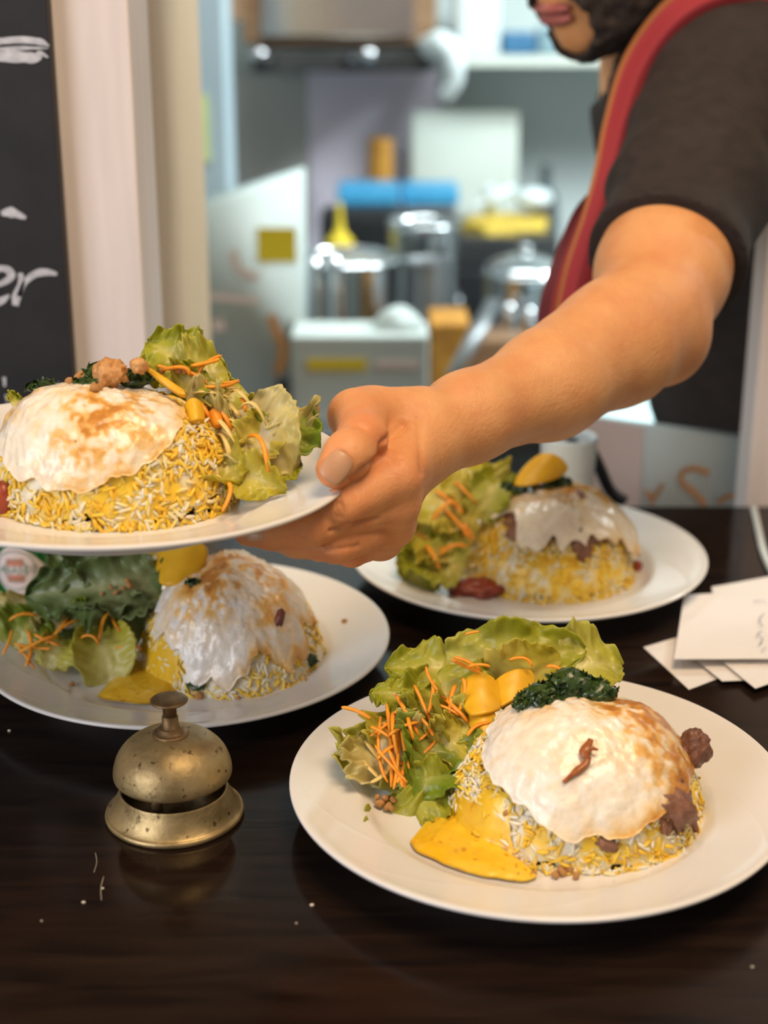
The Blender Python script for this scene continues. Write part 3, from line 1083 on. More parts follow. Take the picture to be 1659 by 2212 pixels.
# meat under the eggs
def meat_sheet(k, cx, cy, radii, label, seed, thick=0.006):
    v, f, uvs, d = drape(k, cx, cy, radii, 0.0004, thick, nr=30, nt=120, seed=seed, edge_noise=0.3, edge_freq=5, bump=0.0016, bfreq=230, frill=0.003)
    u = np.stack([uvs[:, 0], uvs[:, 1], 0 * uvs[:, 0]], -1)
    c = mixc((0.16, 0.062, 0.034), (0.29, 0.13, 0.07), 0.5 + 0.8 * fbm(u, 160, seed))
    tag(food('meat_slice', k, v, f, 'meat', c), label, 'meat')


meat_sheet('rear', 0.020, -0.012, [0.050, 0.040, 0.030, 0.03, 0.04, 0.044, 0.050, 0.052, 0.050, 0.048, 0.056, 0.054], 'brown shredded meat under the egg on the rear plate', 21)
meat_sheet('front', 0.062, -0.036, [0.030, 0.020, 0.016, 0.016, 0.016, 0.02, 0.022, 0.026, 0.034, 0.034], 'brown stewed meat peeping out below the egg on the front plate', 23, 0.003)


def chunk(name, k, p, radii, m, label, cat, seed, amp=0.35, freq=1.8, rot=(0, 0, 0), group=None, base=None, cols=None, rough=0.08):
    v, f = lump(radii, amp, freq, seed, base, rough)
    R = np.array(Matrix.Rotation(rot[2], 3, 'Z') @ Matrix.Rotation(rot[1], 3, 'Y') @ Matrix.Rotation(rot[0], 3, 'X'))
    v = v @ R.T + np.asarray(p)
    c = None
    if cols:
        c = mixc(cols[0], cols[1], 0.5 + 0.8 * fbm(v, 220, seed))
    o = food(name, k, v, f, m, c, local=False)
    tag(o, label, cat, group)
    return o


def mound_hit(k, px, py, lift=0.0):
    """world point where the line of sight to (px, py) meets the food surface of plate k"""
    d = ray(px, py)
    t = np.linspace(0.55, 1.4, 1700)
    p = CC + t[:, None] * d
    q = to_local(k, p)
    h = q[:, 2] - surf(k, q[:, 0], q[:, 1]) - lift
    if (h < 0).any():
        i = np.argmax(h < 0)
        if q[i, 1] < MOUND[k][1] + MOUND[k][3] * 0.8:
            return p[i]
    # the sight line passes over the mound: settle on its top below the line
    w = np.abs(q[:, 1] - MOUND[k][1]) < MOUND[k][3] * 0.6
    i = np.where(w)[0][np.argmin(h[w])]
    r = q[i].copy()
    r[2] = surf(k, r[0:1], r[1:2])[0] + lift
    return to_world(k, r)


MB = ((0.11, 0.040, 0.022), (0.24, 0.10, 0.055))
chunk('meat_piece', 'front', sp('front', 1498, 1614, -0.030) + np.array([0, 0, -0.001]), (0.0085, 0.010, 0.0115), 'meat', 'dark fried meat piece sticking out beside the egg on the front plate', 'meat', 41, 0.4, 2.2, (0.3, 0.2, 0.1), None, ICO4, MB)
chunk('meat_piece', 'front', mound_hit('front', 1450, 1745, 0.004), (0.014, 0.008, 0.009), 'meat', 'purple brown meat shred below the egg at the front plate mound', 'meat', 42, 0.4, 2.6, (0.2, 0.5, 0.1), None, ICO4, ((0.17, 0.070, 0.040), (0.29, 0.135, 0.080)))
chunk('meat_piece', 'front', mound_hit('front', 1312, 1822, 0.001), (0.006, 0.004, 0.004), 'meat', 'small purple meat bit among rice grains on the front plate', 'meat', 43, 0.4, 2.6, (0, 0.4, 0), None, ICO3, ((0.17, 0.070, 0.040), (0.29, 0.135, 0.080)))

chunk('meat_piece', 'left', mound_hit('left', 598, 1350, 0.0015), (0.0035, 0.005, 0.011), 'meat', 'dark meat strip showing at a tear in the egg behind the bell', 'meat', 44, 0.3, 2.0, (0, 0.35, 0), None, ICO3, ((0.10, 0.02, 0.015), (0.2, 0.05, 0.03)))

# crisp fried shallot on the front egg
sh = smooth_profile(np.array([mound_hit('front', a, b, 0.011) for a, b in ((1276, 1598), (1264, 1625), (1268, 1645), (1240, 1670), (1217, 1690))]), 6)
rads = 0.0024 * (1 + 0.45 * vnoise(sh, 260, 5)) * np.interp(np.linspace(0, 1, len(sh)), [0, 0.15, 0.6, 1], [0.7, 1.25, 0.9, 0.5])
v1 = tube(sh, rads, 9, 0.7)
v2 = tube(np.array([mound_hit('front', 1266, 1620, 0.012), mound_hit('front', 1280, 1616, 0.0125), mound_hit('front', 1292, 1620, 0.012)]), [0.0016, 0.0012, 0.0006], 7)
v, f = join_meshes([v1, v2])
tag(food('fried_shallot', 'front', v, f, 'shallot', None, local=False), 'crisp red brown fried shallot lying on the front egg', 'shallot')
for i, (a, b) in enumerate(((165, 958), (285, 998))):
    p = mound_hit('held', a, b, 0.0060)
    chunk('chilli_flake', 'held', p, (0.0014, 0.001, 0.0018), 'shallot', ('small red chilli flake in the middle of the held egg', 'small red chilli flake near the lower edge of the held egg')[i], 'chilli', 50 + i, base=ICO2)


# ------------------------------------------------------------------ sauce puddles
def sauce(k, outline, label, seed, c1=(0.84, 0.47, 0.012), c2=(0.92, 0.60, 0.045), thick=0.0042):
    """poured sauce: outline points (px, py) on plate and mound, a soft sheet that fills the corner between them"""
    o = []
    for px, py, on_mound in outline:
        p = mound_hit(k, px, py) if on_mound else onz(px, py, PM[k][2, 3] + 0.009)
        o.append(to_local(k, p)[:2])
    o = np.array(o + [o[0], o[1]])
    ring = smooth_profile(o, 9)[9:-10 + 1]
    ring = ring[:9 * (len(o) - 2)] if len(ring) > 9 * (len(o) - 2) else ring
    nt, nr = len(ring), 34
    c = ring.mean(0)
    ring = c + (ring - c) * (1 + 0.05 * vnoise(np.stack([ring[:, 0], ring[:, 1], 0 * ring[:, 0]], -1), 160, seed))[:, None]
    s = np.linspace(0, 1, nr)[:, None, None] ** 0.8
    P = c + s * (ring - c)[None]
    X, Y = P[..., 0], P[..., 1]
    w0, m0 = well(X, Y), mound_h(k, X, Y) + 0.0020
    kk = 0.016
    hh = np.clip(0.5 + 0.5 * (m0 - w0) / kk, 0, 1)
    base = w0 * (1 - hh) + m0 * hh + kk * hh * (1 - hh) * 0.5
    u = np.stack([X, Y, 0 * X], -1)
    Z = base - 0.0004 + thick * (1 - s[..., 0] ** 3.5) + 0.0011 * fbm(u, 55, seed) + 0.0005 * fbm(u, 170, seed + 1)
    top = np.stack([X, Y, Z], -1).reshape(-1, 3)
    bot = np.stack([X, Y, np.minimum(base - 0.0010, Z - 0.0006)], -1).reshape(-1, 3)
    n = nr * nt
    f = grid_faces(nr, nt, True)
    jj = np.arange(nt)
    last = (nr - 1) * nt
    side = np.stack([last + jj, last + (jj + 1) % nt, n + last + (jj + 1) % nt, n + last + jj], -1)
    u = np.tile(u.reshape(-1, 3), (2, 1))
    col = mixc(c1, c2, 0.5 + 0.9 * fbm(u, 70, seed))
    col = mixc(col, (0.50, 0.17, 0.01), np.clip((vnoise(u, 430, seed + 3) - 0.48) * 4, 0, 1) * 0.85)
    tag(food('curry_sauce', k, np.vstack([top, bot]), [np.vstack([f, f[:, ::-1] + n, side[:, ::-1]])], 'sauce', col), label, 'sauce')


sauce('front', [(886, 1818, 0), (918, 1776, 0), (968, 1748, 0), (1010, 1724, 1), (1060, 1712, 1), (1102, 1735, 1), (1102, 1795, 1), (1112, 1845, 1), (1162, 1893, 0), (1100, 1902, 0), (1010, 1884, 0), (925, 1852, 0)],
      'bright yellow curry sauce pooled beside the rice on the front plate', 1)
sauce('left', [(212, 1502, 0), (250, 1458, 0), (292, 1420, 1), (325, 1388, 1), (372, 1385, 1), (398, 1420, 1), (385, 1462, 1), (372, 1500, 0), (330, 1518, 0), (265, 1516, 0)],
      'dull yellow curry sauce pooled beside the rice behind the bell', 2, (0.72, 0.41, 0.012), (0.82, 0.53, 0.04))


# ------------------------------------------------------------------ salad leaves
LEAFC = {'light': ((0.74, 0.68, 0.27), (0.58, 0.55, 0.07)), 'lime': ((0.72, 0.66, 0.18), (0.45, 0.46, 0.03)), 'green': ((0.54, 0.54, 0.14), (0.24, 0.33, 0.018)),
         'dark': ((0.48, 0.52, 0.25), (0.14, 0.21, 0.06)), 'pale': ((0.82, 0.74, 0.48), (0.70, 0.62, 0.22)), 'yellow': ((0.80, 0.70, 0.22), (0.62, 0.54, 0.05)),
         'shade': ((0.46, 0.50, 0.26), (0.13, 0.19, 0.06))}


def leaf(k, a, b, width, label, kind='light', roll=0.0, bend=0.15, cup=0.2, ruffle=0.10, seed=0, jag=0.16, blunt=0.55):
    """a, b: (px, py, dy) of the leaf's foot and tip"""
    A, B = sp(k, *a), sp(k, *b)
    e1 = B - A
    L = np.linalg.norm(e1)
    e1 /= L
    n0 = np.array([0, -0.75, 0.66])
    n0 -= e1 * (n0 @ e1)
    n0 /= np.linalg.norm(n0)
    R = np.array(Matrix.Rotation(roll, 3, Vector(e1)))
    n0 = R @ n0
    e2 = np.cross(e1, n0)
    nu, nv = 64, 31
    u = np.linspace(0, 1, nu)[:, None]
    v = np.linspace(-1, 1, nv)[None, :]
    prof = np.sin(np.pi * np.clip(0.10 + 0.90 * u, 0, 1) ** 0.85) ** blunt
    prof = np.maximum(prof, 0.05)
    # jagged rim
    un = np.stack([u[:, 0] * 1.0, 0 * u[:, 0], 0 * u[:, 0]], -1)
    teeth = lambda q: np.abs(((q * 10 + 0.35 * vnoise(un, 5, seed + 31)) % 1.0) - 0.5) * 1.6 - 0.4
    jl = 1 + 0.5 * jag * teeth(u[:, 0]) + jag * (vnoise(un, 9, seed) + 0.8 * np.abs(vnoise(un, 22, seed + 1)) * 1.2)
    jr = 1 + 0.5 * jag * teeth(u[:, 0] + 0.31) + jag * (vnoise(un, 9, seed + 5) + 0.8 * np.abs(vnoise(un, 22, seed + 6)) * 1.2)
    side = np.where(v < 0, jl[:, None], jr[:, None])
    X = v * width * 0.5 * prof * (1 + (side - 1) * np.abs(v) ** 2)
    Yl = u * L * (1 + 0.05 * jag * vnoise(np.stack([0 * v[0], v[0] * 3, 0 * v[0]], -1), 3, seed)[None, :]) + 0 * v
    ph = seed * 1.7
    Pu = np.stack([u + 0 * v, np.sign(v) + 0 * u, v * 0.25 + 0 * u], -1)
    rf = 1.7 * ruffle * width * np.abs(v) ** 2.2 * (1.3 * vnoise(Pu, 6.5, seed + 20) + 0.8 * vnoise(Pu, 14, seed + 21))
    P0 = np.stack([X * 60, Yl * 60, 0 * X + seed], -1)
    Z = bend * L * 4 * u * (1 - u) + cup * width * (v ** 2) * prof + rf + 0.10 * width * fbm(P0, 0.9, seed) + 0.0012 * fbm(P0, 3.2, seed + 2)
    # midrib trough
    Z = Z - 0.025 * width * np.exp(-(v / 0.12) ** 2) * (1 - u)
    W = A + Yl[..., None] * e1 + X[..., None] * e2 + Z[..., None] * n0
    W = W.reshape(-1, 3)
    base, tipc = LEAFC[kind]
    rib = np.exp(-(v / (0.10 + 0.12 * (1 - u))) ** 2) * (1 - 0.55 * u)
    veins = 0.14 * np.exp(-((np.sin((u * 7 - np.abs(v) * 2.2) * np.pi)) / 0.22) ** 2) * (1 - np.abs(v))
    t = np.clip(0.25 + 0.75 * u + 0.35 * np.abs(v) + 0.25 * fbm(P0, 1.0, seed + 8) - rib * 0.9 - veins, 0, 1)
    c = mixc(base, tipc, t.ravel())
    f = grid_faces(nu, nv)
    o = food('salad_leaf', k, W, [f], 'leaf', c, local=False)
    md = o.modifiers.new('thickness', 'SOLIDIFY')
    md.thickness = 0.0007
    tag(o, label, 'leaf', 'salad leaves on ' + PNAME[k])
    return o


# front plate
leaf('front', (965, 1436, 0.008), (1262, 1405, 0.010), 0.040, 'large lime lettuce leaf topping the salad at the back of the front plate', 'lime', 0.15, 0.10, 0.10, 0.10, 1)
leaf('front', (1190, 1462, 0.010), (1345, 1440, 0.016), 0.042, 'pale green lettuce leaf behind the herbs on the front plate', 'light', -0.2, 0.20, 0.3, 0.08, 2)
leaf('front', (1050, 1470, 0.006), (1215, 1425, 0.004), 0.040, 'yellow green translucent lettuce leaf in front of the topmost leaf', 'yellow', 0.5, 0.25, 0.2, 0.06, 3)
leaf('front', (1010, 1468, 0.010), (832, 1446, 0.012), 0.030, 'slim pointed lettuce leaf reaching left over the front plate rim', 'lime', 0.3, 0.12, 0.2, 0.12, 4)
leaf('front', (985, 1560, 0.000), (930, 1450, 0.010), 0.050, 'lime lettuce leaf standing between carrot shreds on the front plate', 'lime', 0.1, 0.20, 0.2, 0.10, 5)
leaf('front', (905, 1530, 0.004), (800, 1497, 0.004), 0.026, 'small jagged lettuce tip above the carrot heap on the front plate', 'lime', 0.4, 0.15, 0.2, 0.16, 6, 0.3)
leaf('front', (930, 1560, -0.004), (905, 1690, -0.004), 0.045, 'green curled leaf under the carrot heap on the front plate', 'green', -0.3, 0.25, 0.3, 0.12, 7)
leaf('front', (1020, 1545, -0.006), (975, 1610, -0.008), 0.040, 'frilled light leaf beside the yellow radish on the front plate', 'yellow', 0.2, 0.2, 0.2, 0.16, 8)
leaf('front', (960, 1650, -0.002), (900, 1730, -0.002), 0.036, 'glossy green leaf above the sauce on the front plate', 'green', 0.1, 0.3, 0.3, 0.10, 9)
leaf('front', (870, 1730, 0.000), (1000, 1690, -0.004), 0.034, 'broad lettuce leaf lying over the sauce edge on the front plate', 'lime', 0.1, 0.22, 0.2, 0.12, 10)
leaf('front', (880, 1815, 0.012), (808, 1740, 0.006), 0.036, 'lowest lettuce leaf against the well of the front plate', 'lime', 0.3, 0.2, 0.3, 0.10, 11)
leaf('front', (850, 1690, 0.004), (790, 1590, 0.006), 0.050, 'crumpled pale cabbage leaf at the left of the front salad', 'pale', 0.2, 0.3, 0.3, 0.14, 12, 0.25)
leaf('front', (950, 1690, 0.010), (840, 1560, 0.016), 0.060, 'pale inner lettuce leaf hidden below the front carrots', 'light', 0.0, 0.2, 0.2, 0.08, 13)
leaf('front', (800, 1700, 0.006), (835, 1570, 0.010), 0.050, 'pale yellow lettuce leaf hidden behind the carrot heap of the front plate', 'light', 0.1, 0.15, 0.2, 0.12, 14, 0.25)
leaf('front', (870, 1640, 0.000), (880, 1530, 0.008), 0.042, 'yellow lettuce leaf under the upright carrots of the front plate', 'yellow', -0.1, 0.15, 0.2, 0.12, 15, 0.25)
leaf('front', (940, 1620, -0.006), (1010, 1575, -0.008), 0.030, 'small frilled yellow leaf beside the rice on the front plate', 'yellow', 0.2, 0.2, 0.3, 0.16, 16, 0.3)
# held plate
leaf('held', (420, 815, 0.002), (318, 740, 0.006), 0.036, 'curly lime lettuce leaf standing highest on the held plate', 'lime', 0.0, 0.2, 0.2, 0.14, 21, 0.25)
leaf('held', (385, 830, -0.004), (492, 800, 0.004), 0.042, 'lime lettuce leaf behind the carrot on the held plate', 'light', 0.1, 0.2, 0.2, 0.10, 22)
leaf('held', (395, 840, -0.014), (440, 800, -0.010), 0.026, 'small glossy leaf above the egg on the held plate', 'lime', 0.1, 0.2, 0.2, 0.10, 23)
leaf('held', (520, 880, 0.000), (625, 1020, -0.002), 0.048, 'broad white cabbage leaf leaning on the held salad', 'pale', 0.15, 0.16, 0.2, 0.07, 24, 0.1)
leaf('held', (612, 990, 0.000), (658, 892, 0.002), 0.036, 'green lettuce tip by the thumb on the held plate', 'green', -0.1, 0.2, 0.2, 0.10, 25, 0.08)
leaf('held', (455, 985, -0.006), (520, 1040, -0.008), 0.034, 'yellow frilled leaf lying near the held plate rim', 'yellow', 0.1, 0.2, 0.2, 0.16, 26, 0.25)
leaf('held', (500, 1020, -0.004), (618, 1060, -0.004), 0.022, 'small yellow lettuce end lying on the held plate rim', 'yellow', 0.2, 0.15, 0.3, 0.14, 27, 0.3)
leaf('held', (560, 1035, 0.004), (650, 1000, 0.004), 0.022, 'flat green leaf under the cabbage on the held plate', 'lime', 0.0, 0.1, 0.2, 0.08, 28)
leaf('held', (640, 960, -0.002), (600, 900, 0.004), 0.026, 'crumpled pale leaf end beside the held green tip', 'pale', 0.3, 0.3, 0.4, 0.18, 29, 0.3)
leaf('held', (480, 900, 0.010), (540, 990, 0.012), 0.060, 'inner pale lettuce leaf within the held salad', 'light', 0.0, 0.15, 0.2, 0.08, 30)
leaf('held', (400, 890, -0.010), (500, 905, -0.010), 0.036, 'pale cabbage leaf heaped beside the egg on the held plate', 'pale', 0.2, 0.2, 0.2, 0.12, 33, 0.2)
leaf('held', (430, 960, -0.006), (530, 945, -0.006), 0.040, 'yellowish cabbage leaf lying under the held strips', 'pale', 0.1, 0.2, 0.2, 0.12, 34, 0.2)
leaf('held', (530, 985, -0.010), (590, 905, -0.006), 0.026, 'narrow yellow rimmed cabbage leaf across the held white leaf', 'yellow', 0.3, 0.15, 0.2, 0.12, 35, 0.2)
leaf('held', (25, 875, 0.03), (48, 862, 0.03), 0.014, 'green leaf scrap at the far left of the held plate', 'lime', 0.2, 0.2, 0.2, 0.14, 31)
leaf('held', (430, 930, 0.012), (520, 830, 0.014), 0.050, 'translucent lettuce leaf behind the held noodles and carrots', 'light', 0.1, 0.15, 0.2, 0.08, 32)
# left plate
leaf('left', (345, 1262, -0.012), (55, 1290, -0.010), 0.046, 'large dark green lettuce leaf topping the salad behind the bell', 'dark', -0.1, 0.10, 0.15, 0.16, 41, 0.35)
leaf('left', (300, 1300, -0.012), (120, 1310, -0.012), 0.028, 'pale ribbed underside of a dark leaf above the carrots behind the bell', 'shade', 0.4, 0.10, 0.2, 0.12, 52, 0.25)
leaf('left', (230, 1262, -0.014), (175, 1190, -0.004), 0.034, 'crinkled glossy dark leaf in the middle of that salad', 'dark', 0.2, 0.2, 0.3, 0.2, 53, 0.35)
leaf('left', (290, 1250, 0.010), (110, 1200, 0.012), 0.044, 'serrated dark leaf standing at the back of that salad', 'dark', -0.1, 0.12, 0.2, 0.18, 42, 0.45)
leaf('left', (250, 1290, -0.004), (330, 1205, 0.006), 0.044, 'folded dark leaf below the yellow radish wedge', 'dark', 0.0, 0.25, 0.3, 0.18, 43, 0.3)
leaf('left', (330, 1210, 0.016), (250, 1180, 0.016), 0.036, 'light green leaf just under the held plate', 'light', 0.2, 0.2, 0.2, 0.10, 44)
leaf('left', (235, 1480, 0.002), (215, 1350, 0.000), 0.040, 'tall pale romaine leaf at the foot of the salad behind the bell', 'light', 0.15, 0.16, 0.3, 0.06, 45, 0.08)
leaf('left', (100, 1445, 0.002), (150, 1370, 0.000), 0.026, 'toothed pale green leaf lying among carrots behind the bell', 'light', 0.0, 0.2, 0.2, 0.10, 46, 0.3)
leaf('left', (160, 1350, -0.002), (240, 1345, -0.004), 0.034, 'dark leaf under the topmost leaf behind the bell', 'green', 0.3, 0.2, 0.2, 0.10, 47)
leaf('left', (30, 1400, 0.006), (90, 1320, 0.008), 0.036, 'green leaf edge at the left of the salad behind the bell', 'green', 0.2, 0.2, 0.2, 0.10, 48)
leaf('left', (10, 1380, 0.012), (60, 1290, 0.014), 0.040, 'pinkish pale cabbage leaf at the frame edge behind the bell', 'pale', 0.1, 0.2, 0.2, 0.08, 49)
leaf('left', (120, 1400, 0.010), (170, 1330, 0.012), 0.044, 'pale cabbage leaf between carrots behind the bell', 'pale', 0.0, 0.2, 0.2, 0.08, 50)
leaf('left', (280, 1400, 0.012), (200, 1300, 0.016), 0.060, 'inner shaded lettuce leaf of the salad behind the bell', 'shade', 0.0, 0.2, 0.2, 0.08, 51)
# rear plate
leaf('rear', (1010, 1130, 0.0), (880, 1060, 0.0), 0.056, 'blurred yellow green leaf near the hand on the rear plate', 'yellow', 0.1, 0.2, 0.2, 0.12, 61)
leaf('rear', (1040, 1080, 0.0), (1000, 1000, 0.004), 0.050, 'blurred light leaf highest in the rear salad', 'yellow', 0.0, 0.2, 0.2, 0.12, 62)
leaf('rear', (1030, 1120, -0.006), (1095, 1020, -0.004), 0.034, 'blurred green leaf beside the radish on the rear plate', 'lime', 0.0, 0.2, 0.2, 0.12, 63)
leaf('rear', (1000, 1240, 0.0), (860, 1200, 0.0), 0.046, 'blurred bright green leaf low on the rear plate', 'lime', 0.2, 0.2, 0.2, 0.14, 64)
leaf('rear', (890, 1265, 0.01), (930, 1190, 0.0), 0.040, 'blurred lime leaf at the rear plate rim below the wrist', 'lime', 0.1, 0.2, 0.2, 0.14, 65)
leaf('rear', (1000, 1200, 0.0), (900, 1120, 0.002), 0.060, 'blurred yellow inner leaf of the rear salad', 'yellow', 0.1, 0.2, 0.2, 0.10, 66)


# ------------------------------------------------------------------ shreds
def shred(name, k, a, b, r, m, label, cat, sag=0.0, twist=0.0, seed=0, flat=0.6, dy=0.0, group=None):
    A, B = sp(k, a[0], a[1], dy), sp(k, b[0], b[1], dy)
    n = 9
    t = np.linspace(0, 1, n)[:, None]
    L = np.linalg.norm(B - A)
    rng = np.random.default_rng(seed)
    off = rng.normal(size=3) * 0.4
    p = A * (1 - t) + B * t + (4 * t * (1 - t)) * L * (np.array([0, -0.25, 1.0]) * sag + off * 0.22)
    rr = r * np.interp(t[:, 0], [0, 0.08, 0.9, 1], [0.6, 1, 0.9, 0.45])
    v, f = tube(p, rr, 6, flat)
    o = food(name, k, v, f, m, None, local=False)
    tag(o, label, cat, group)
    return o


CARROT_LABEL = {('front', 738): 'lone orange carrot shred pointing left beyond the front salad', ('front', 1005): 'short carrot piece lying on the topmost leaf of the front plate', ('front', 1240): 'carrot shred sticking out behind the dark herbs on the front egg',
                ('front', 1180): 'carrot shred beside the herb heap on the yellow leaf of the front plate', ('held', 490): 'carrot shred hanging down onto the held plate below the salad', ('held', 535): 'carrot shred lying across the white cabbage leaf of the held plate',
                ('held', 425): 'thick carrot shred pointing up right above the held salad', ('left', 250): 'carrot shred pointing from the salad to the egg behind the bell', ('left', 175): 'carrot shred across the dark leaf above the romaine behind the bell'}


def carrots(k, segs, r=0.0011, dy=-0.012):
    for i, (x0, y0, x1, y1) in enumerate(segs):
        shred('carrot_shred', k, (x0, y0), (x1, y1), r * (0.85 + 0.4 * ((i * 37) % 10) / 10), 'carrot', CARROT_LABEL.get((k, x0), 'thin orange carrot shred in the salad on ' + PNAME[k]), 'carrot', 0.10 * (((i * 53) % 7) / 7 - 0.2), 0, i * 13 + len(k), 0.7, dy - 0.003 * (i % 3), 'carrot shreds on ' + PNAME[k])


carrots('front', [(822, 1548, 838, 1690), (848, 1540, 862, 1640), (868, 1556, 884, 1660), (800, 1590, 840, 1560), (815, 1640, 862, 1610), (838, 1590, 905, 1560), (850, 1655, 905, 1640), (875, 1700, 862, 1600), (935, 1470, 925, 1540), (960, 1530, 1005, 1500), (1030, 1560, 1050, 1610), (1180, 1440, 1220, 1455), (1100, 1425, 1150, 1440), (905, 1600, 940, 1560), (738, 1528, 800, 1552), (835, 1520, 845, 1700), (862, 1565, 850, 1705), (880, 1600, 858, 1690), (845, 1545, 880, 1530), (800, 1570, 850, 1600), (810, 1610, 880, 1690),
                  (870, 1650, 940, 1600), (880, 1540, 900, 1620), (920, 1440, 965, 1510), (985, 1480, 975, 1570), (1000, 1465, 985, 1550), (930, 1520, 990, 1545), (975, 1425, 1050, 1462),
                  (980, 1420, 1040, 1450), (1010, 1440, 1060, 1440), (1005, 1370, 1035, 1364), (1240, 1450, 1285, 1472), (900, 1545, 935, 1590), (830, 1560, 870, 1600), (855, 1500, 905, 1590),
                  (840, 1620, 870, 1700), (860, 1530, 890, 1660), (950, 1500, 1010, 1560), (1010, 1590, 1060, 1560), (895, 1480, 930, 1560)], 0.00125)
carrots('held', [(425, 812, 480, 768), (412, 790, 475, 775), (440, 835, 515, 820), (480, 828, 517, 824), (455, 870, 480, 920), (535, 945, 580, 1020), (490, 1040, 480, 1105), (470, 880, 500, 930),
                 (350, 800, 410, 812), (340, 790, 380, 800), (520, 860, 530, 890), (440, 950, 455, 1000), (500, 900, 520, 960), (395, 800, 450, 830), (430, 870, 455, 905), (520, 905, 545, 940), (415, 905, 435, 950)], 0.0015)
carrots('left', [(40, 1395, 75, 1445), (60, 1360, 55, 1440), (30, 1390, 110, 1400), (100, 1390, 150, 1330), (215, 1380, 245, 1320), (175, 1378, 215, 1393), (250, 1400, 305, 1405), (20, 1340, 80, 1330),
                 (40, 1410, 120, 1380), (240, 1330, 260, 1365), (5, 1415, 25, 1360), (75, 1370, 130, 1395), (180, 1330, 120, 1370)], 0.0013)
carrots('rear', [(980, 1040, 1030, 1090), (940, 1060, 1000, 1110), (960, 1100, 1010, 1160), (900, 1150, 960, 1190), (950, 1200, 1010, 1180), (930, 1130, 990, 1090), (985, 1130, 1020, 1170), (920, 1180, 950, 1230)], 0.0018)


def shoots(k, segs, label, r=0.0015, dy=-0.006):
    for i, (x0, y0, x1, y1) in enumerate(segs):
        shred('cabbage_strip', k, (x0, y0), (x1, y1), r, 'cabbage', label, 'cabbage', 0.10 * ((i * 5) % 4 - 1), 0, i * 7, 0.35, dy - 0.002 * (i % 3), 'cabbage strips on ' + PNAME[k])


shoots('held', [(405, 862, 505, 845), (420, 880, 470, 840), (395, 900, 440, 960), (450, 850, 520, 900), (470, 870, 540, 920), (430, 900, 470, 985), (500, 840, 545, 880), (410, 930, 450, 900), (380, 860, 430, 890), (440, 820, 512, 838), (460, 900, 520, 975), (520, 880, 575, 920), (440, 930, 462, 1000), (455, 925, 480, 990), (420, 850, 500, 860), (470, 945, 500, 1000), (405, 880, 425, 930)],
       'pale cabbage strip in the salad on the held plate', 0.0019, -0.014)
shoots('front', [(790, 1600, 830, 1650), (780, 1640, 820, 1680), (800, 1690, 850, 1640), (900, 1560, 960, 1590), (960, 1600, 1010, 1580), (860, 1560, 900, 1530), (905, 1650, 950, 1610)], 'pale cabbage strip in the salad on the front plate', 0.0018)
shoots('rear', [(920, 1060, 1010, 1050), (900, 1100, 980, 1080), (940, 1150, 1010, 1130), (930, 1210, 990, 1230)], 'blurred cabbage strip in the salad on the rear plate', 0.0028)


# ------------------------------------------------------------------ yellow radish slices
def slab(k, pts, thick, curl, label, seed, m='mango', name='radish_slice', dy=0.0):
    """rounded slice through four px corners (px, py, dy), bowed outwards"""
    c = [sp(k, a, b, d + dy) for a, b, d in pts]
    n = 15
    s, t = np.meshgrid(np.linspace(-1, 1, n), np.linspace(-1, 1, n), indexing='ij')
    # square -> disc so the slice has round corners
    ss = s * np.sqrt(1 - 0.38 * t * t)
    tt = t * np.sqrt(1 - 0.38 * s * s)
    a, b = ((ss + 1) / 2)[..., None], ((tt + 1) / 2)[..., None]
    p = (c[0] * (1 - a) + c[1] * a) * (1 - b) + (c[3] * (1 - a) + c[2] * a) * b
    nrm = np.cross(c[1] - c[0], c[3] - c[0])
    nrm /= np.linalg.norm(nrm)
    if nrm[1] > 0:
        nrm = -nrm
    p = p + nrm * (curl * (1 - ss ** 2))[..., None] + nrm * (0.0006 * fbm(p, 120, seed))[..., None]
    p = p.reshape(-1, 3)
    N = n * n
    v = np.vstack([p + nrm * thick / 2, p - nrm * thick / 2])
    f = grid_faces(n, n)
    e = np.concatenate([np.arange(n) * n, (n - 1) * n + np.arange(1, n), (np.arange(n - 1)[::-1]) * n + n - 1, np.arange(1, n - 1)[::-1]])
    e2 = np.roll(e, -1)
    sd = np.stack([e, e2, e2 + N, e + N], -1)
    o = food(name, k, v, [np.vstack([f, f[:, ::-1] + N, sd])], m, None, local=False)
    md = o.modifiers.new('round_edge', 'BEVEL')
    md.width = thick * 0.25
    md.segments = 2
    md.limit_method = 'ANGLE'
    tag(o, label, 'radish')
    return o


slab('front', [(985, 1475, -0.010), (1075, 1460, -0.008), (1090, 1545, -0.014), (1010, 1562, -0.018)], 0.0022, 0.005, 'curled yellow pickled radish slice beside the front egg', 1)
slab('front', [(1050, 1480, -0.006), (1160, 1446, -0.002), (1150, 1505, -0.008), (1065, 1550, -0.012)], 0.0022, 0.006, 'yellow pickled radish slice under the dark herbs on the front plate', 2)
slab('front', [(1005, 1540, -0.012), (1075, 1530, -0.014), (1070, 1600, -0.014), (1020, 1590, -0.012)], 0.003, 0.004, 'yellow pickled radish piece between salad and rice on the front plate', 3)
slab('left', [(372, 1150, -0.030), (466, 1180, -0.036), (412, 1272, -0.032), (335, 1274, -0.026)], 0.004, 0.006, 'thick yellow pickled radish slice leaning on the egg behind the bell', 4)
slab('left', [(345, 1160, -0.018), (400, 1165, -0.022), (380, 1215, -0.022), (335, 1250, -0.018)], 0.004, 0.004, 'second yellow radish slice tucked behind the thick one', 5)
slab('rear', [(1165, 968, -0.016), (1235, 1010, -0.012), (1200, 1040, -0.016), (1090, 1060, -0.020)], 0.004, 0.006, 'blurred yellow radish slice crowning the rear egg', 6)
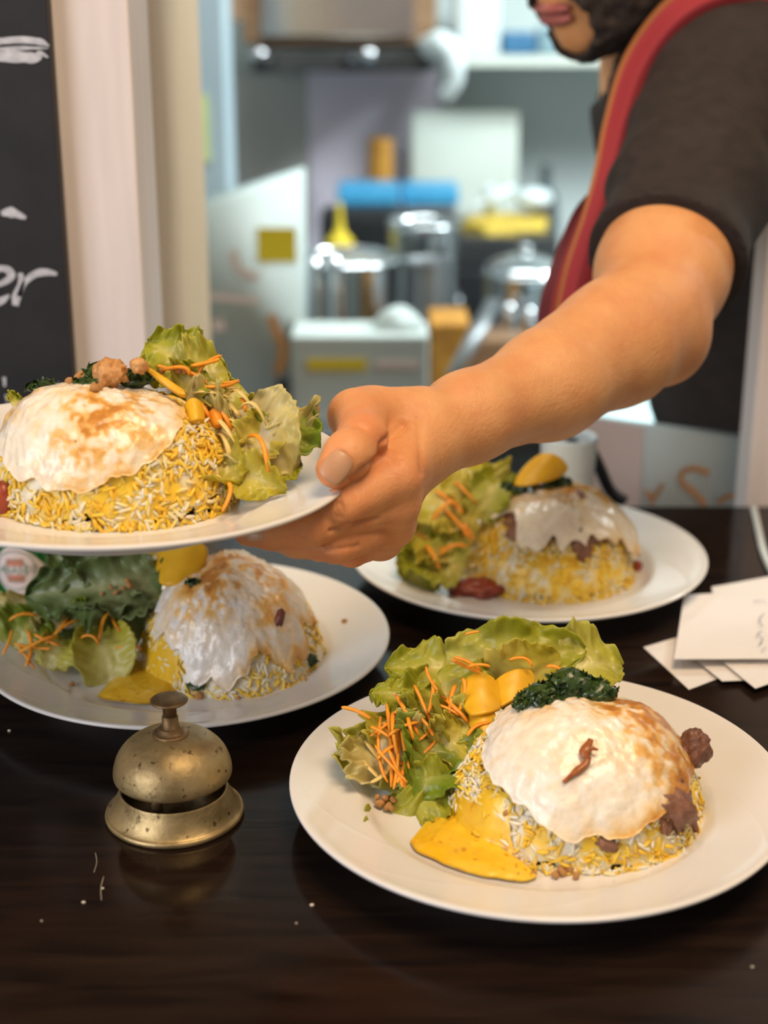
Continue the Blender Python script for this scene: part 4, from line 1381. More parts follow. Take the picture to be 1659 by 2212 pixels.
slab('held', [(300, 790, -0.022), (330, 800, -0.024), (408, 850, -0.030), (395, 862, -0.032)], 0.004, 0.001, 'slim yellow radish stick lying on the held egg', 7)
slab('held', [(392, 885, -0.020), (440, 878, -0.018), (445, 925, -0.022), (400, 935, -0.024)], 0.008, 0.006, 'plump yellow pickled piece at the side of the held egg', 8)
slab('held', [(445, 895, -0.016), (475, 890, -0.014), (485, 925, -0.018), (460, 930, -0.018)], 0.004, 0.003, 'orange yellow radish piece in the held salad', 9, 'carrot')


# ------------------------------------------------------------------ dark herb relish
def herbs(k, items, label, seed, fl=0.0026):
    """heap of chopped glossy herbs: blobs at (px, py, lift, rx, ry, rz) on the mound plus many small flakes"""
    rng = np.random.default_rng(seed)
    parts = []
    for i, (px, py, lift, rx, ry, rz) in enumerate(items):
        c = mound_hit(k, px, py, lift)
        v, f = lump((rx, ry, rz), 0.35, 2.2, seed + i, ICO3, 0.12)
        parts.append((v + c, f))
        nf = int(60 * (rx * rz * 1e6) / 60) + 16
        for j in range(nf):
            d = rng.normal(size=3)
            d /= np.linalg.norm(d)
            d[2] = abs(d[2]) * 0.9
            q = c + d * np.array([rx, ry, rz]) * rng.uniform(0.85, 1.12)
            a, b = rng.normal(size=3), rng.normal(size=3)
            a /= np.linalg.norm(a)
            b -= a * (b @ a)
            b /= np.linalg.norm(b)
            s = fl * rng.uniform(0.6, 1.5)
            nn = np.cross(a, b)
            vv = np.array([q - a * s * 1.2, q - b * s * 0.6 + nn * s * 0.3, q + b * s * 0.5 + nn * s * 0.2, q + a * s * 1.2, q + a * s * 0.3 + nn * s * 0.6])
            parts.append((vv, np.array([[0, 1, 4], [0, 4, 2], [1, 3, 4], [4, 3, 2]])))
    v, f = join_meshes(parts)
    o = food('herb_relish', k, v, f, 'herb', None, local=False)
    tag(o, label, 'herbs', None, 'stuff')
    return o


herbs('front', [(1180, 1510, 0.009, 0.013, 0.010, 0.008), (1230, 1492, 0.011, 0.014, 0.010, 0.011), (1285, 1500, 0.010, 0.011, 0.008, 0.008), (1140, 1522, 0.008, 0.008, 0.007, 0.005)], 'heap of dark green chopped herbs on the front egg', 5)
herbs('held', [(95, 836, 0.007, 0.008, 0.006, 0.003), (200, 830, 0.008, 0.010, 0.006, 0.004), (290, 818, 0.010, 0.010, 0.006, 0.005), (205, 812, 0.011, 0.006, 0.005, 0.005)], 'dark green chopped herbs along the top of the held egg', 6)
herbs('left', [(485, 1200, 0.005, 0.006, 0.005, 0.002), (418, 1258, 0.005, 0.005, 0.004, 0.0015)], 'dark green herb bits on the egg behind the bell', 7)
herbs('left', [(425, 1482, 0.002, 0.005, 0.003, 0.003), (672, 1428, 0.002, 0.004, 0.003, 0.003)], 'dark green herb bits in the rice foot behind the bell', 9)
herbs('rear', [(1110, 1060, 0.010, 0.012, 0.008, 0.006), (1180, 1045, 0.010, 0.016, 0.008, 0.005)], 'blurred dark green herbs under the radish on the rear plate', 8, 0.004)

# ------------------------------------------------------------------ chopped peanuts
NUT = [lump((1, 0.8, 0.75), 0.35, 1.6, 70 + i, ICO2, 0.12) for i in range(5)]
NUT_ME = [mesh_np('peanut_crumb', v, f, smooth=False) for v, f in NUT]


def nuts(k, pts, label, group, lift=0.0, use_sp=False, dy=0.0):
    for i, (px, py, s) in enumerate(pts):
        p = sp(k, px, py, dy) if use_sp else mound_hit(k, px, py, lift)
        o = link('peanut_crumb', NUT_ME[i % 5], 'peanut', None, p)
        o.rotation_euler = (i * 1.3, i * 2.1, i * 0.7)
        o.scale = (s * 0.001,) * 3
        tag(o, label, 'peanut', group)


o = chunk('peanut_cluster', 'held', mound_hit('held', 238, 808, 0.014), (0.0085, 0.007, 0.0078), 'peanut', 'large clump of chopped peanut topping the held egg', 'peanut', 80, 0.45, 2.0, base=ICO4, rough=0.18)
o = chunk('peanut_cluster', 'held', mound_hit('held', 300, 790, 0.020), (0.0048, 0.004, 0.0042), 'peanut', 'small clump of chopped peanut beside the lettuce on the held plate', 'peanut', 81, 0.45, 2.0, base=ICO3, rough=0.18)
nuts('held', [(150, 822, 2.6), (168, 815, 3.0), (185, 818, 3.2), (205, 838, 3.0), (215, 835, 2.2), (240, 775, 2.8), (225, 778, 2.5), (268, 800, 3.0), (195, 805, 3.2), (175, 808, 2.4), (255, 786, 2.6), (228, 795, 3)], 'chopped peanut crumb on top of the held egg', 'peanut crumbs on the held egg', 0.010)
nuts('held', [(385, 800, 2.6), (400, 802, 2.0), (350, 802, 2.2)], 'chopped peanut crumb on the lettuce of the held plate', 'peanut crumbs on the held lettuce', 0, True, -0.016)
nuts('front', [(820, 1735, 3.0), (838, 1742, 2.6), (832, 1725, 2.4), (850, 1728, 2.4), (845, 1745, 2.0), (815, 1722, 2.0), (905, 1712, 2.0), (920, 1700, 1.8), (890, 1706, 1.8)], 'chopped peanut crumb on the lettuce above the sauce of the front plate', 'peanut crumbs by the front salad', 0.006, True, -0.002)
nuts('front', [(1150, 1888, 2.6), (1100, 1890, 2.0), (1120, 1892, 2.2), (1215, 1882, 3.4), (1230, 1876, 3.0), (1245, 1892, 2.4), (925, 1840, 1.9), (945, 1850, 1.6), (1200, 1890, 2.4), (1060, 1760, 1.8), (1095, 1755, 2.6), (1070, 1885, 1.6)], 'chopped peanut crumb at the foot of the front rice and sauce', 'peanut crumbs at the foot of the front rice', 0.002)
nuts('left', [(265, 1270, 2.0), (250, 1280, 2.2), (275, 1255, 2.4), (280, 1265, 2.6), (240, 1268, 1.8), (220, 1283, 1.8)], 'chopped peanut crumb on the dark leaf behind the bell', 'peanut crumbs on the dark leaf', 0, True, -0.022)
nuts('left', [(744, 1341, 2.2), (155, 1478, 2.2), (430, 1505, 3.6), (515, 1506, 2.2), (660, 1468, 1.2)], 'stray chopped peanut crumb on the plate behind the bell', 'stray peanut crumbs behind the bell', 0.001)
chunk('tomato_piece', 'rear', mound_hit('rear', 1040, 1272, 0.004), (0.022, 0.010, 0.008), 'tomato', 'blurred dark red tomato relish at the foot of the rear rice', 'tomato', 90, 0.45, 2.4, base=ICO4, rough=0.15)
chunk('tomato_piece', 'rear', mound_hit('rear', 1374, 1225, 0.002), (0.005, 0.005, 0.006), 'tomato', 'small red tomato bit at the side of the rear rice', 'tomato', 91, 0.25, 2)
chunk('tomato_piece', 'held', mound_hit('held', 6, 1085, 0.003), (0.009, 0.008, 0.011), 'tomato', 'red tomato piece at the frame edge of the held plate', 'tomato', 92, 0.2, 1.5)

# ------------------------------------------------------------------ the cook: one continuous body surface grown from a distance field
def rcone(P, a, b, ra, rb):
    ba = b - a
    t = np.clip(((P - a) @ ba) / (ba @ ba), 0, 1)
    return np.linalg.norm(P - a - t[:, None] * ba, axis=1) - (ra + (rb - ra) * t)


def ellip(P, c, R, rad):
    q = (P - c) @ R
    k = q / rad
    l = np.linalg.norm(k, axis=1)
    return (l - 1) * np.min(rad) * np.where(l > 1, 1.0, 1.0)


def smin(a, b, k):
    h = np.clip(0.5 + 0.5 * (b - a) / k, 0, 1)
    return b * (1 - h) + a * h - k * h * (1 - h)


def surface_nets(fn, lo, hi, h):
    lo, hi = np.asarray(lo, float), np.asarray(hi, float)
    nb = np.ceil((hi - lo) / (8 * h)).astype(int)
    dim = nb * 8
    g = np.stack(np.meshgrid(*[np.arange(n) for n in nb], indexing='ij'), -1).reshape(-1, 3)
    cen = lo + (g * 8 + 3.5) * h
    dc = fn(cen)
    arr = np.repeat(np.repeat(np.repeat(np.where(dc > 0, 1.0, -1.0).astype(np.float32).reshape(nb), 8, 0), 8, 1), 8, 2)
    act = g[np.abs(dc) < 8 * h * 0.87 * 1.35 + 2 * h]
    loc = np.stack(np.meshgrid(*[np.arange(8)] * 3, indexing='ij'), -1).reshape(-1, 3)
    for i in range(0, len(act), 400):
        a = act[i:i + 400]
        idx = (a[:, None] * 8 + loc[None]).reshape(-1, 3)
        arr[idx[:, 0], idx[:, 1], idx[:, 2]] = fn(lo + idx * h)
    ins = arr < 0
    n0, n1, n2 = dim - 1
    cnt = np.zeros((n0, n1, n2), np.int8)
    for dx in (0, 1):
        for dy in (0, 1):
            for dz in (0, 1):
                cnt += ins[dx:dx + n0, dy:dy + n1, dz:dz + n2]
    cells = np.argwhere((cnt > 0) & (cnt < 8))
    cid = np.full((n0, n1, n2), -1, np.int32)
    cid[cells[:, 0], cells[:, 1], cells[:, 2]] = np.arange(len(cells))
    acc = np.zeros((len(cells), 3))
    num = np.zeros(len(cells))
    cor = np.array([[x, y, z] for x in (0, 1) for y in (0, 1) for z in (0, 1)])
    for a in range(8):
        for b in range(a + 1, 8):
            if np.abs(cor[a] - cor[b]).sum() != 1:
                continue
            pa, pb = cells + cor[a], cells + cor[b]
            va = arr[pa[:, 0], pa[:, 1], pa[:, 2]]
            vb = arr[pb[:, 0], pb[:, 1], pb[:, 2]]
            m = (va < 0) != (vb < 0)
            t = np.where(m, va / np.where(m, va - vb, 1), 0)
            acc += np.where(m[:, None], pa + t[:, None] * (pb - pa), 0)
            num += m
    V = lo + acc / num[:, None] * h
    F = []
    for ax in range(3):
        e = [0, 0, 0]
        e[ax] = 1
        A = ins[tuple(slice(1, dim[i] - 1) for i in range(3))]
        B = ins[tuple(slice(1 + e[i], dim[i] - 1 + e[i]) for i in range(3))]
        w = np.argwhere(A != B) + 1
        flip = ins[w[:, 0], w[:, 1], w[:, 2]]
        o1, o2 = [(1, 2), (2, 0), (0, 1)][ax]
        d1 = np.zeros(3, int)
        d1[o1] = 1
        d2 = np.zeros(3, int)
        d2[o2] = 1
        ok = np.all(w < dim - 1, axis=1)
        w, flip = w[ok], flip[ok]
        q = []
        for dd in (-d1 - d2, -d2, 0 * d1, -d1):
            c = w + dd
            q.append(cid[c[:, 0], c[:, 1], c[:, 2]])
        q = np.stack(q, -1)
        q = np.where(flip[:, None], q, q[:, ::-1])
        F.append(q[(q >= 0).all(1)])
    F = np.vstack(F)
    return V, F


D = dep
# --- left arm and hand
WR = D(921, 948, 0.872)
EL = D(1398, 694, 1.035)
FORE = [(WR, D(1010, 902, 0.895), 0.0222, 0.0245), (D(1010, 902, 0.895), D(1185, 830, 0.950), 0.0245, 0.0325), (D(1185, 830, 0.950), D(1330, 745, 1.005), 0.0325, 0.0385), (D(1330, 745, 1.005), EL, 0.0385, 0.0375),
        (D(1250, 760, 0.972), D(1360, 690, 1.010), 0.026, 0.030)]
SH = D(1565, 190, 1.225)
UP = [(EL, D(1430, 590, 1.075), 0.0385, 0.0450), (D(1430, 590, 1.075), D(1490, 420, 1.135), 0.0450, 0.0490), (D(1490, 420, 1.135), SH, 0.0490, 0.056)]
ELB = [(EL, D(1438, 742, 1.040), 0.036, 0.026)]
MCP = [D(858, 1032, 0.822), D(853, 1084, 0.832), D(842, 1132, 0.846), D(823, 1163, 0.862)]
PALM = [(D(905, 945, 0.868), MCP[0], 0.0190, 0.0120), (D(905, 955, 0.872), MCP[1], 0.0180, 0.0122), (D(900, 965, 0.876), MCP[2], 0.0160, 0.0120), (D(895, 975, 0.880), MCP[3], 0.0150, 0.0112),
        (D(880, 960, 0.858), D(835, 1020, 0.838), 0.0150, 0.0135), (D(850, 985, 0.845), D(800, 1040, 0.834), 0.0140, 0.0110), (MCP[0], MCP[1], 0.012, 0.012), (MCP[1], MCP[2], 0.012, 0.012), (MCP[2], MCP[3], 0.012, 0.0108)]
FING = [
    [(MCP[0], D(735, 1098, 0.800), 0.0120, 0.0103), (D(735, 1098, 0.800), D(655, 1125, 0.806), 0.0103, 0.0090), (D(655, 1125, 0.806), D(590, 1132, 0.815), 0.0090, 0.0078)],
    [(MCP[1], D(668, 1142, 0.797), 0.0118, 0.0100), (D(668, 1142, 0.797), D(585, 1152, 0.795), 0.0098, 0.0086), (D(585, 1152, 0.795), D(535, 1150, 0.797), 0.0086, 0.0074)],
    [(MCP[2], D(728, 1178, 0.812), 0.0115, 0.0098), (D(728, 1178, 0.812), D(640, 1172, 0.820), 0.0096, 0.0082), (D(640, 1172, 0.820), D(590, 1160, 0.828), 0.0082, 0.0072)],
    [(MCP[3], D(760, 1190, 0.835), 0.0106, 0.0088), (D(760, 1190, 0.835), D(690, 1182, 0.845), 0.0086, 0.0076), (D(690, 1182, 0.845), D(650, 1168, 0.852), 0.0076, 0.0066)],
]
THUMB = [(D(905, 905, 0.872), D(800, 902, 0.856), 0.0190, 0.0168), (D(800, 902, 0.856), D(765, 897, 0.848), 0.0168, 0.0152), (D(780, 905, 0.842), D(783, 948, 0.815), 0.0148, 0.0128),
         (D(783, 948, 0.815), D(752, 982, 0.798), 0.0128, 0.0122), (D(752, 982, 0.798), D(723, 1014, 0.790), 0.0120, 0.0100)]


def sd_arm(P):
    d = None
    for a, b, ra, rb in FORE + UP + ELB:
        x = rcone(P, a, b, ra, rb)
        d = x if d is None else smin(d, x, 0.016)
    pm = None
    for a, b, ra, rb in PALM:
        x = rcone(P, a, b, ra, rb)
        pm = x if pm is None else smin(pm, x, 0.007)
    d = smin(d, pm, 0.016)
    th = None
    for a, b, ra, rb in THUMB:
        x = rcone(P, a, b, ra, rb)
        th = x if th is None else smin(th, x, 0.006)
    fs = None
    for fg in FING:
        one = None
        for a, b, ra, rb in fg:
            x = rcone(P, a, b, ra, rb)
            one = x if one is None else smin(one, x, 0.003)
        fs = one if fs is None else smin(fs, one, 0.0012)
    d = smin(d, th, 0.006)
    d = smin(d, fs, 0.005)
    return d


va, fa = surface_nets(sd_arm, D(480, 1000, 0.80) * np.array([1, 0, 0]) + np.array([-0.01, 0.70, 0.10]), np.array([0.36, 1.20, 0.44]), 0.0013)

# --- head, neck, torso, legs
fw = np.array([-0.80, -0.50, -0.30])
fw /= np.linalg.norm(fw)
up0 = np.array([-0.25, -0.12, 1.0])
up0 -= fw * (up0 @ fw)
up0 /= np.linalg.norm(up0)
rt = np.cross(fw, up0)
HR = np.stack([rt, fw, up0], 1)
HO = D(1252, 108, 1.262) - HR @ np.array([0, 0.080, -0.112])


def hp(x, y, z):
    return HO + HR @ np.array([x, y, z])


CH0, CH1, CH2 = D(1590, 300, 1.40), D(1540, 240, 1.55), D(1640, 500, 1.47)
BE, HI = D(1708, 800, 1.53), D(1750, 1120, 1.56)
TORSO = [(SH, D(1540, 215, 1.33), 0.054, 0.085), (D(1540, 215, 1.33), CH1, 0.075, 0.07), (CH0, CH2, 0.098, 0.105), (CH2, BE, 0.105, 0.115), (CH1, BE + np.array([0, 0.05, 0]), 0.08, 0.11), (BE, HI, 0.115, 0.125)]
hipz = HI[2] - 0.05
LEGS = []
for sy in (-0.075, 0.085):
    h0 = np.array([HI[0], HI[1] + sy, hipz])
    kn = np.array([HI[0] - 0.01, HI[1] + sy, -0.62])
    an = np.array([HI[0] + 0.03, HI[1] + sy, -1.02])
    to = np.array([HI[0] - 0.12, HI[1] + sy * 1.2, -1.07])
    LEGS += [(h0, kn, 0.085, 0.06), (kn, an, 0.058, 0.042), (an, to, 0.036, 0.03)]


def sd_head(P):
    d = ellip(P, hp(0, -0.012, 0.035), HR, np.array([0.076, 0.098, 0.100]))
    d = smin(d, ellip(P, hp(0, 0.030, -0.055), HR, np.array([0.058, 0.064, 0.066])), 0.03)
    d = smin(d, ellip(P, hp(0, 0.075, -0.098), HR, np.array([0.022, 0.018, 0.018])), 0.02)
    d = smin(d, rcone(P, hp(0, 0.088, 0.012), hp(0, 0.112, -0.032), 0.008, 0.013), 0.012)
    d = smin(d, rcone(P, hp(-0.012, 0.100, -0.036), hp(0.012, 0.100, -0.036), 0.009, 0.009), 0.006)
    d = smin(d, ellip(P, hp(0, 0.088, -0.066), HR, np.array([0.024, 0.014, 0.016])), 0.012)
    for s in (-1, 1):
        d = smin(d, ellip(P, hp(s * 0.034, 0.074, 0.004), HR, np.array([0.014, 0.013, 0.012])), 0.008)
        d = smin(d, rcone(P, hp(s * 0.012, 0.090, 0.022), hp(s * 0.05, 0.074, 0.022), 0.007, 0.006), 0.012)
        d = smin(d, ellip(P, hp(s * 0.078, -0.008, -0.008), HR, np.array([0.008, 0.018, 0.030])), 0.006)
    d = smin(d, rcone(P, hp(0, -0.015, -0.06), D(1450, 190, 1.36), 0.052, 0.056), 0.025)
    return d


def sd_torso(P):
    d = None
    for a, b, ra, rb in TORSO:
        x = rcone(P, a, b, ra, rb)
        d = x if d is None else smin(d, x, 0.05)
    return d


def sd_arm2(P):
    d = None
    for a, b, ra, rb in UP:
        x = rcone(P, a, b, ra, rb)
        d = x if d is None else smin(d, x, 0.016)
    # the far arm hangs beside the body
    for a, b, ra, rb in ((D(1530, 250, 1.64), D(1600, 700, 1.72), 0.05, 0.042), (D(1600, 700, 1.72), D(1540, 900, 1.66), 0.04, 0.028)):
        d = np.minimum(d, rcone(P, a, b, ra, rb))
    return d


def sd_body(P):
    d = smin(sd_torso(P), sd_arm2(P), 0.03)
    d = smin(d, sd_head(P), 0.03)
    for a, b, ra, rb in LEGS:
        d = smin(d, rcone(P, a, b, ra, rb), 0.03)
    # leave the fine-meshed arm to its own grid: stop inside the sleeve
    ax = SH - UP[0][1]
    ax /= np.linalg.norm(ax)
    cut = -((P - D(1455, 520, 1.10)) @ ax)
    near = np.linalg.norm(P - D(1430, 590, 1.075), axis=1) < 0.16
    return np.where(near, np.maximum(d, cut), d)


vb, fb = surface_nets(sd_body, (0.02, 1.02, -1.14), (0.72, 1.86, 0.80), 0.0065)
PV, PF = join_meshes([(va, fa), (vb, fb)])
person_o = np.array([HI[0], HI[1], -1.10])

# creases of the hand, pressed into the surface
pme = mesh_np('person', PV, PF)
VN = np.zeros(len(PV) * 3, np.float32)
pme.vertices.foreach_get('normal', VN)
VN = VN.reshape(-1, 3)
rel = PV - CC
dpt = rel @ CF
pxy = np.stack([829.5 + FPX * (rel @ CR) / dpt, 1106 - FPX * (rel @ CU) / dpt], -1)
facing = np.einsum('ij,ij->i', VN, rel) < 0


def crease(pts, width, depth):
    p = smooth_profile(np.array(pts, float), 8)
    sel = np.where(facing & (dpt < 1.0) & (pxy[:, 0] > p[:, 0].min() - 30) & (pxy[:, 0] < p[:, 0].max() + 30) & (pxy[:, 1] > p[:, 1].min() - 30) & (pxy[:, 1] < p[:, 1].max() + 30))[0]
    dist = np.min(np.linalg.norm(pxy[sel][:, None] - p[None], axis=2), axis=1)
    PV[sel] -= VN[sel] * (1.6 * depth * np.exp(-(dist / width) ** 2))[:, None]


crease([(872, 915), (845, 940), (826, 958), (820, 985), (790, 1010), (760, 1035)], 6, 0.0016)
crease([(860, 940), (880, 925)], 4, 0.0008)
crease([(845, 985), (868, 990)], 3.5, 0.0007)
crease([(842, 995), (862, 1003)], 3.5, 0.0007)
crease([(766, 924), (778, 921), (788, 926)], 3.5, 0.0006)
crease([(735, 1085), (742, 1100), (736, 1118)], 3.5, 0.0008)
crease([(726, 1088), (730, 1104), (726, 1118)], 3.0, 0.0006)
crease([(652, 1150), (656, 1162), (650, 1172)], 3.5, 0.0008)
crease([(642, 1152), (645, 1163), (640, 1172)], 3.0, 0.0006)
crease([(818, 1118), (770, 1130), (715, 1146)], 4.5, 0.0014)
crease([(775, 1178), (740, 1184), (705, 1188)], 4.5, 0.0012)
crease([(905, 905), (908, 960), (912, 1020)], 7, 0.0007)
crease([(706, 985), (722, 972), (742, 978), (752, 1000), (748, 1025)], 4, 0.0007)
PV2 = PV + VN * (0.0003 * fbm(PV, 70, 3))[:, None]
pme.vertices.foreach_set('co', (PV2 - person_o).astype(np.float32).ravel())
pme.update()
# redder skin at knuckles and finger tips
RED_AT = [(m, 0.020, 0.55) for m in MCP] + [(fg[0][1], 0.016, 0.7) for fg in FING] + [(fg[2][1], 0.014, 0.7) for fg in FING] + [(THUMB[3][0], 0.018, 0.8), (THUMB[4][1], 0.014, 0.6), (THUMB[1][1], 0.024, 0.5), (EL, 0.05, 0.35)]
rd_ = np.zeros(len(PV))
near_ = np.where(dpt < 1.12)[0]
for q, r_, s_ in RED_AT:
    dd_ = np.linalg.norm(PV[near_] - q, axis=1)
    rd_[near_] = np.maximum(rd_[near_], s_ * np.exp(-(np.maximum(0, dd_ - 0.008) / r_) ** 2))
rd_ = np.clip(rd_ * (0.8 + 0.5 * fbm(PV, 90, 2)), 0, 1)
tint = mixc((1.0, 1.0, 1.0), (0.96, 0.66, 0.58), rd_)
ca_ = pme.color_attributes.new('col', 'FLOAT_COLOR', 'POINT')
ca_.data.foreach_set('color', np.hstack([tint, np.ones((len(PV), 1))]).astype(np.float32).ravel())
person = link('person', pme, 'skin', None, person_o)
tag(person, 'bearded cook in dark shirt and red scarf reaching out with a plate', 'person')
BVH = BVHTree.FromPolygons([Vector(x) for x in va], [tuple(int(i) for i in q) for q in fa])


def child(name, v, f, m, colors=None, parent=person, smooth=True):
    return link(name, mesh_np(name, np.asarray(v) - person_o, f, smooth, colors), m, parent)


def nail(px, py, ex, ey, sx, sy, name='fingernail', n_hint=None):
    """curved nail on the skin under the sight line (px, py); ex: screen direction of the finger tip"""
    d = Vector(ray(px, py)).normalized()
    hit, nrm, _, _ = BVH.ray_cast(Vector(CC), d)
    if hit is None:
        return
    hit, nrm = np.array(hit), np.array(nrm)
    if n_hint is not None:
        nrm = nrm * 0.5 + np.array(n_hint) * 0.5
        nrm /= np.linalg.norm(nrm)
    t = CR * ex - CU * ey
    t = t - nrm * (t @ nrm)
    t /= np.linalg.norm(t)
    s = np.cross(nrm, t)
    n = 13
    a, b = np.meshgrid(np.linspace(-1, 1, n), np.linspace(-1, 1, n), indexing='ij')
    aa = a * np.sqrt(1 - 0.33 * b * b)
    bb = b * np.sqrt(1 - 0.33 * a * a)
    z = 0.0009 - 0.0030 * (bb * sy / 0.0075) ** 2 - 0.0010 * aa * aa
    p = hit + aa[..., None] * sx * t + bb[..., None] * sy * s + z[..., None] * nrm
    p = p.reshape(-1, 3)
    f = grid_faces(n, n)
    N = n * n
    v = np.vstack([p, p - nrm * 0.0009])
    e = np.concatenate([np.arange(n) * n, (n - 1) * n + np.arange(1, n), (np.arange(n - 1)[::-1]) * n + n - 1, np.arange(1, n - 1)[::-1]])
    e2 = np.roll(e, -1)
    child(name, v, [np.vstack([f, f[:, ::-1] + N, np.stack([e, e2, e2 + N, e + N], -1)])], 'nail')


nail(727, 1009, -0.62, 0.78, 0.0088, 0.0073, 'thumbnail')
nail(549, 1153, -1.0, 0.0, 0.0062, 0.0042)

# face details
for s in (-1, 1):
    v, f = ICO3
    child('eye', hp(s * 0.034, 0.079, 0.003) + v * 0.0115, f, 'eye_white')
    child('iris', hp(s * 0.034, 0.0865, 0.001) + v * 0.0052, f, 'iris')
v, f = ICO3
child('lips', (v * np.array([0.024, 0.009, 0.0055])) @ HR.T + hp(0, 0.098, -0.071), f, 'lip')
child('lips', (v * np.array([0.021, 0.009, 0.0065])) @ HR.T + hp(0, 0.096, -0.080), f, 'lip')


def sd_beard(P):
    q = (P - HO) @ HR
    d = sd_head(P) - 0.006 - 0.0025 * vnoise(P, 130, 4)
    # keep the jaw, chin and cheeks; leave out mouth, upper face and neck
    d = np.maximum(d, q[:, 2] + 0.020 + 0.30 * np.maximum(0, q[:, 1] - 0.02) * 1.4)
    d = np.maximum(d, -(q[:, 2] + 0.128 + 0.35 * np.minimum(0, q[:, 1] - 0.05)))
    mouth = ellip(P, hp(0, 0.100, -0.084), HR, np.array([0.034, 0.055, 0.032]))
    d = np.maximum(d, -mouth)
    d = np.maximum(d, -(q[:, 1] + 0.005))
    return d


vv, ff = surface_nets(sd_beard, HO - 0.2, HO + 0.2, 0.0028)
child('beard', vv, ff, 'beard')


def sd_hair(P):
    q = (P - HO) @ HR
    d = sd_head(P) - 0.010 - 0.003 * vnoise(P, 110, 8)
    return np.maximum(np.maximum(d, -(q[:, 2] - 0.01 - 0.55 * (q[:, 1] - 0.0))), -(q[:, 2] + 0.06))


vv, ff = surface_nets(sd_hair, HO - 0.2, HO + 0.2, 0.004)
child('hair', vv, ff, 'beard')

# shirt
HEM = D(1432, 548, 1.080)
AX = SH - D(1405, 660, 1.045)
AX /= np.linalg.norm(AX)


def sd_shirt(P):
    sl = None
    for a, b, ra, rb in UP:
        x = rcone(P, a, b, ra + 0.0055, rb + 0.011)
        sl = x if sl is None else smin(sl, x, 0.02)
    along = (P - HEM) @ AX
    sl = sl - 0.0022 * np.sin(along * 95 + 4 * vnoise(P, 14, 2)) * np.clip(along * 14, 0, 1) - 0.004 * vnoise(P, 22, 7) * np.clip(along * 10, 0, 1)
    sl = np.maximum(sl, -along)
    far = rcone(P, D(1530, 250, 1.64), D(1580, 560, 1.70), 0.062, 0.056)
    d = sd_torso(P) - 0.013 - 0.006 * vnoise(P, 13, 9) - 0.003 * vnoise(P, 30, 10)
    d = smin(smin(d, sl, 0.018), far, 0.03)
    # neck opening
    return np.maximum(d, -(np.linalg.norm(P - D(1420, 120, 1.34), axis=1) - 0.070))


vv, ff = surface_nets(sd_shirt, (0.10, 1.02, -0.30), (0.68, 1.86, 0.52), 0.0036)
child('shirt', vv, ff, 'shirt')


def sd_trousers(P):
    d = rcone(P, BE, HI, 0.118, 0.128)
    for a, b, ra, rb in LEGS:
        d = smin(d, rcone(P, a, b, ra + 0.012, rb + 0.014), 0.03)
    d = d - 0.003 * vnoise(P, 16, 5)
    return np.maximum(np.maximum(d, P[:, 2] - (HI[2] + 0.05)), -(P[:, 2] + 1.03))


vv, ff = surface_nets(sd_trousers, (0.15, 1.15, -1.08), (0.72, 1.86, 0.0), 0.009)
child('trousers', vv, ff, 'board_black')
for a, b, ra, rb in (LEGS[2], LEGS[5]):
    sv, sf = tube(smooth_profile(np.array([a + [0.04, 0, -0.035], a + [0, 0, -0.03], b, b + [-0.03, 0, -0.005]]), 5), [0.036] * 8 + [0.042] * 6 + [0.036, 0.026], 14, 0.75)
    child('shoe', sv, sf, 'black_plastic')


# scarf: a folded striped cloth hanging from the neck
def scarf(path, widths, label, cols, seed):
    P = smooth_profile(np.array([D(*p) for p in path]), 10)
    w = np.interp(np.linspace(0, 1, len(P)), np.linspace(0, 1, len(widths)), widths)
    t = np.gradient(P, axis=0)
    t /= np.linalg.norm(t, axis=1)[:, None]
    toc = CC - P
    toc /= np.linalg.norm(toc, axis=1)[:, None]
    s = np.cross(t, toc)
    s /= np.linalg.norm(s, axis=1)[:, None]
    n = np.cross(s, t)
    m = 25
    q = np.linspace(-1, 1, m)
    tt = np.arange(len(P)) / len(P)
    prof = 0.006 * (1 - q ** 2)[None] + 0.0030 * np.sin(q * 5.0 + 1.3 + seed)[None] * (0.6 + 0.6 * np.sin(tt * 7)[:, None])
    V = P[:, None] + (w[:, None] * 0.5 * q[None])[..., None] * s[:, None] + prof[..., None] * n[:, None]
    back = V - n[:, None] * 0.0035
    c = np.zeros((len(P), m, 3))
    for i, x in enumerate(q):
        lo = np.searchsorted([a for a, _ in cols], x, side='right') - 1
        c[:, i] = cols[max(lo, 0)][1]
    k = len(P) * m
    f = grid_faces(len(P), m)
    return np.vstack([V.reshape(-1, 3), back.reshape(-1, 3)]), [f, f[:, ::-1] + k], np.tile(c.reshape(-1, 3), (2, 1))


RED, ORA, DRK = (0.30, 0.022, 0.030), (0.36, 0.13, 0.035), (0.10, 0.008, 0.014)
st = [(-1.1, ORA), (-0.80, RED), (-0.15, (0.22, 0.014, 0.024)), (0.05, RED), (0.78, ORA)]
v, f, c = scarf([(1720, -60, 1.20), (1600, -20, 1.185), (1480, 35, 1.18), (1395, 140, 1.195), (1350, 260, 1.20), (1322, 380, 1.195), (1290, 480, 1.19), (1258, 580, 1.19), (1236, 680, 1.195), (1220, 800, 1.21)],
                [0.046, 0.044, 0.040, 0.038, 0.033, 0.030, 0.026, 0.027, 0.027, 0.027], 'x', st, 0)
child('scarf', v, f, 'scarf', c)
v, f, c = scarf([(1290, 420, 1.225), (1262, 470, 1.22), (1232, 560, 1.215), (1208, 650, 1.21), (1190, 760, 1.22)], [0.012, 0.020, 0.026, 0.030, 0.032], 'x', [(-1.1, DRK), (-0.2, (0.26, 0.025, 0.02)), (0.35, DRK)], 1)
child('scarf_end', v, f, 'scarf', c)

# ------------------------------------------------------------------ the kitchen behind
TZ = -0.15      # work table height


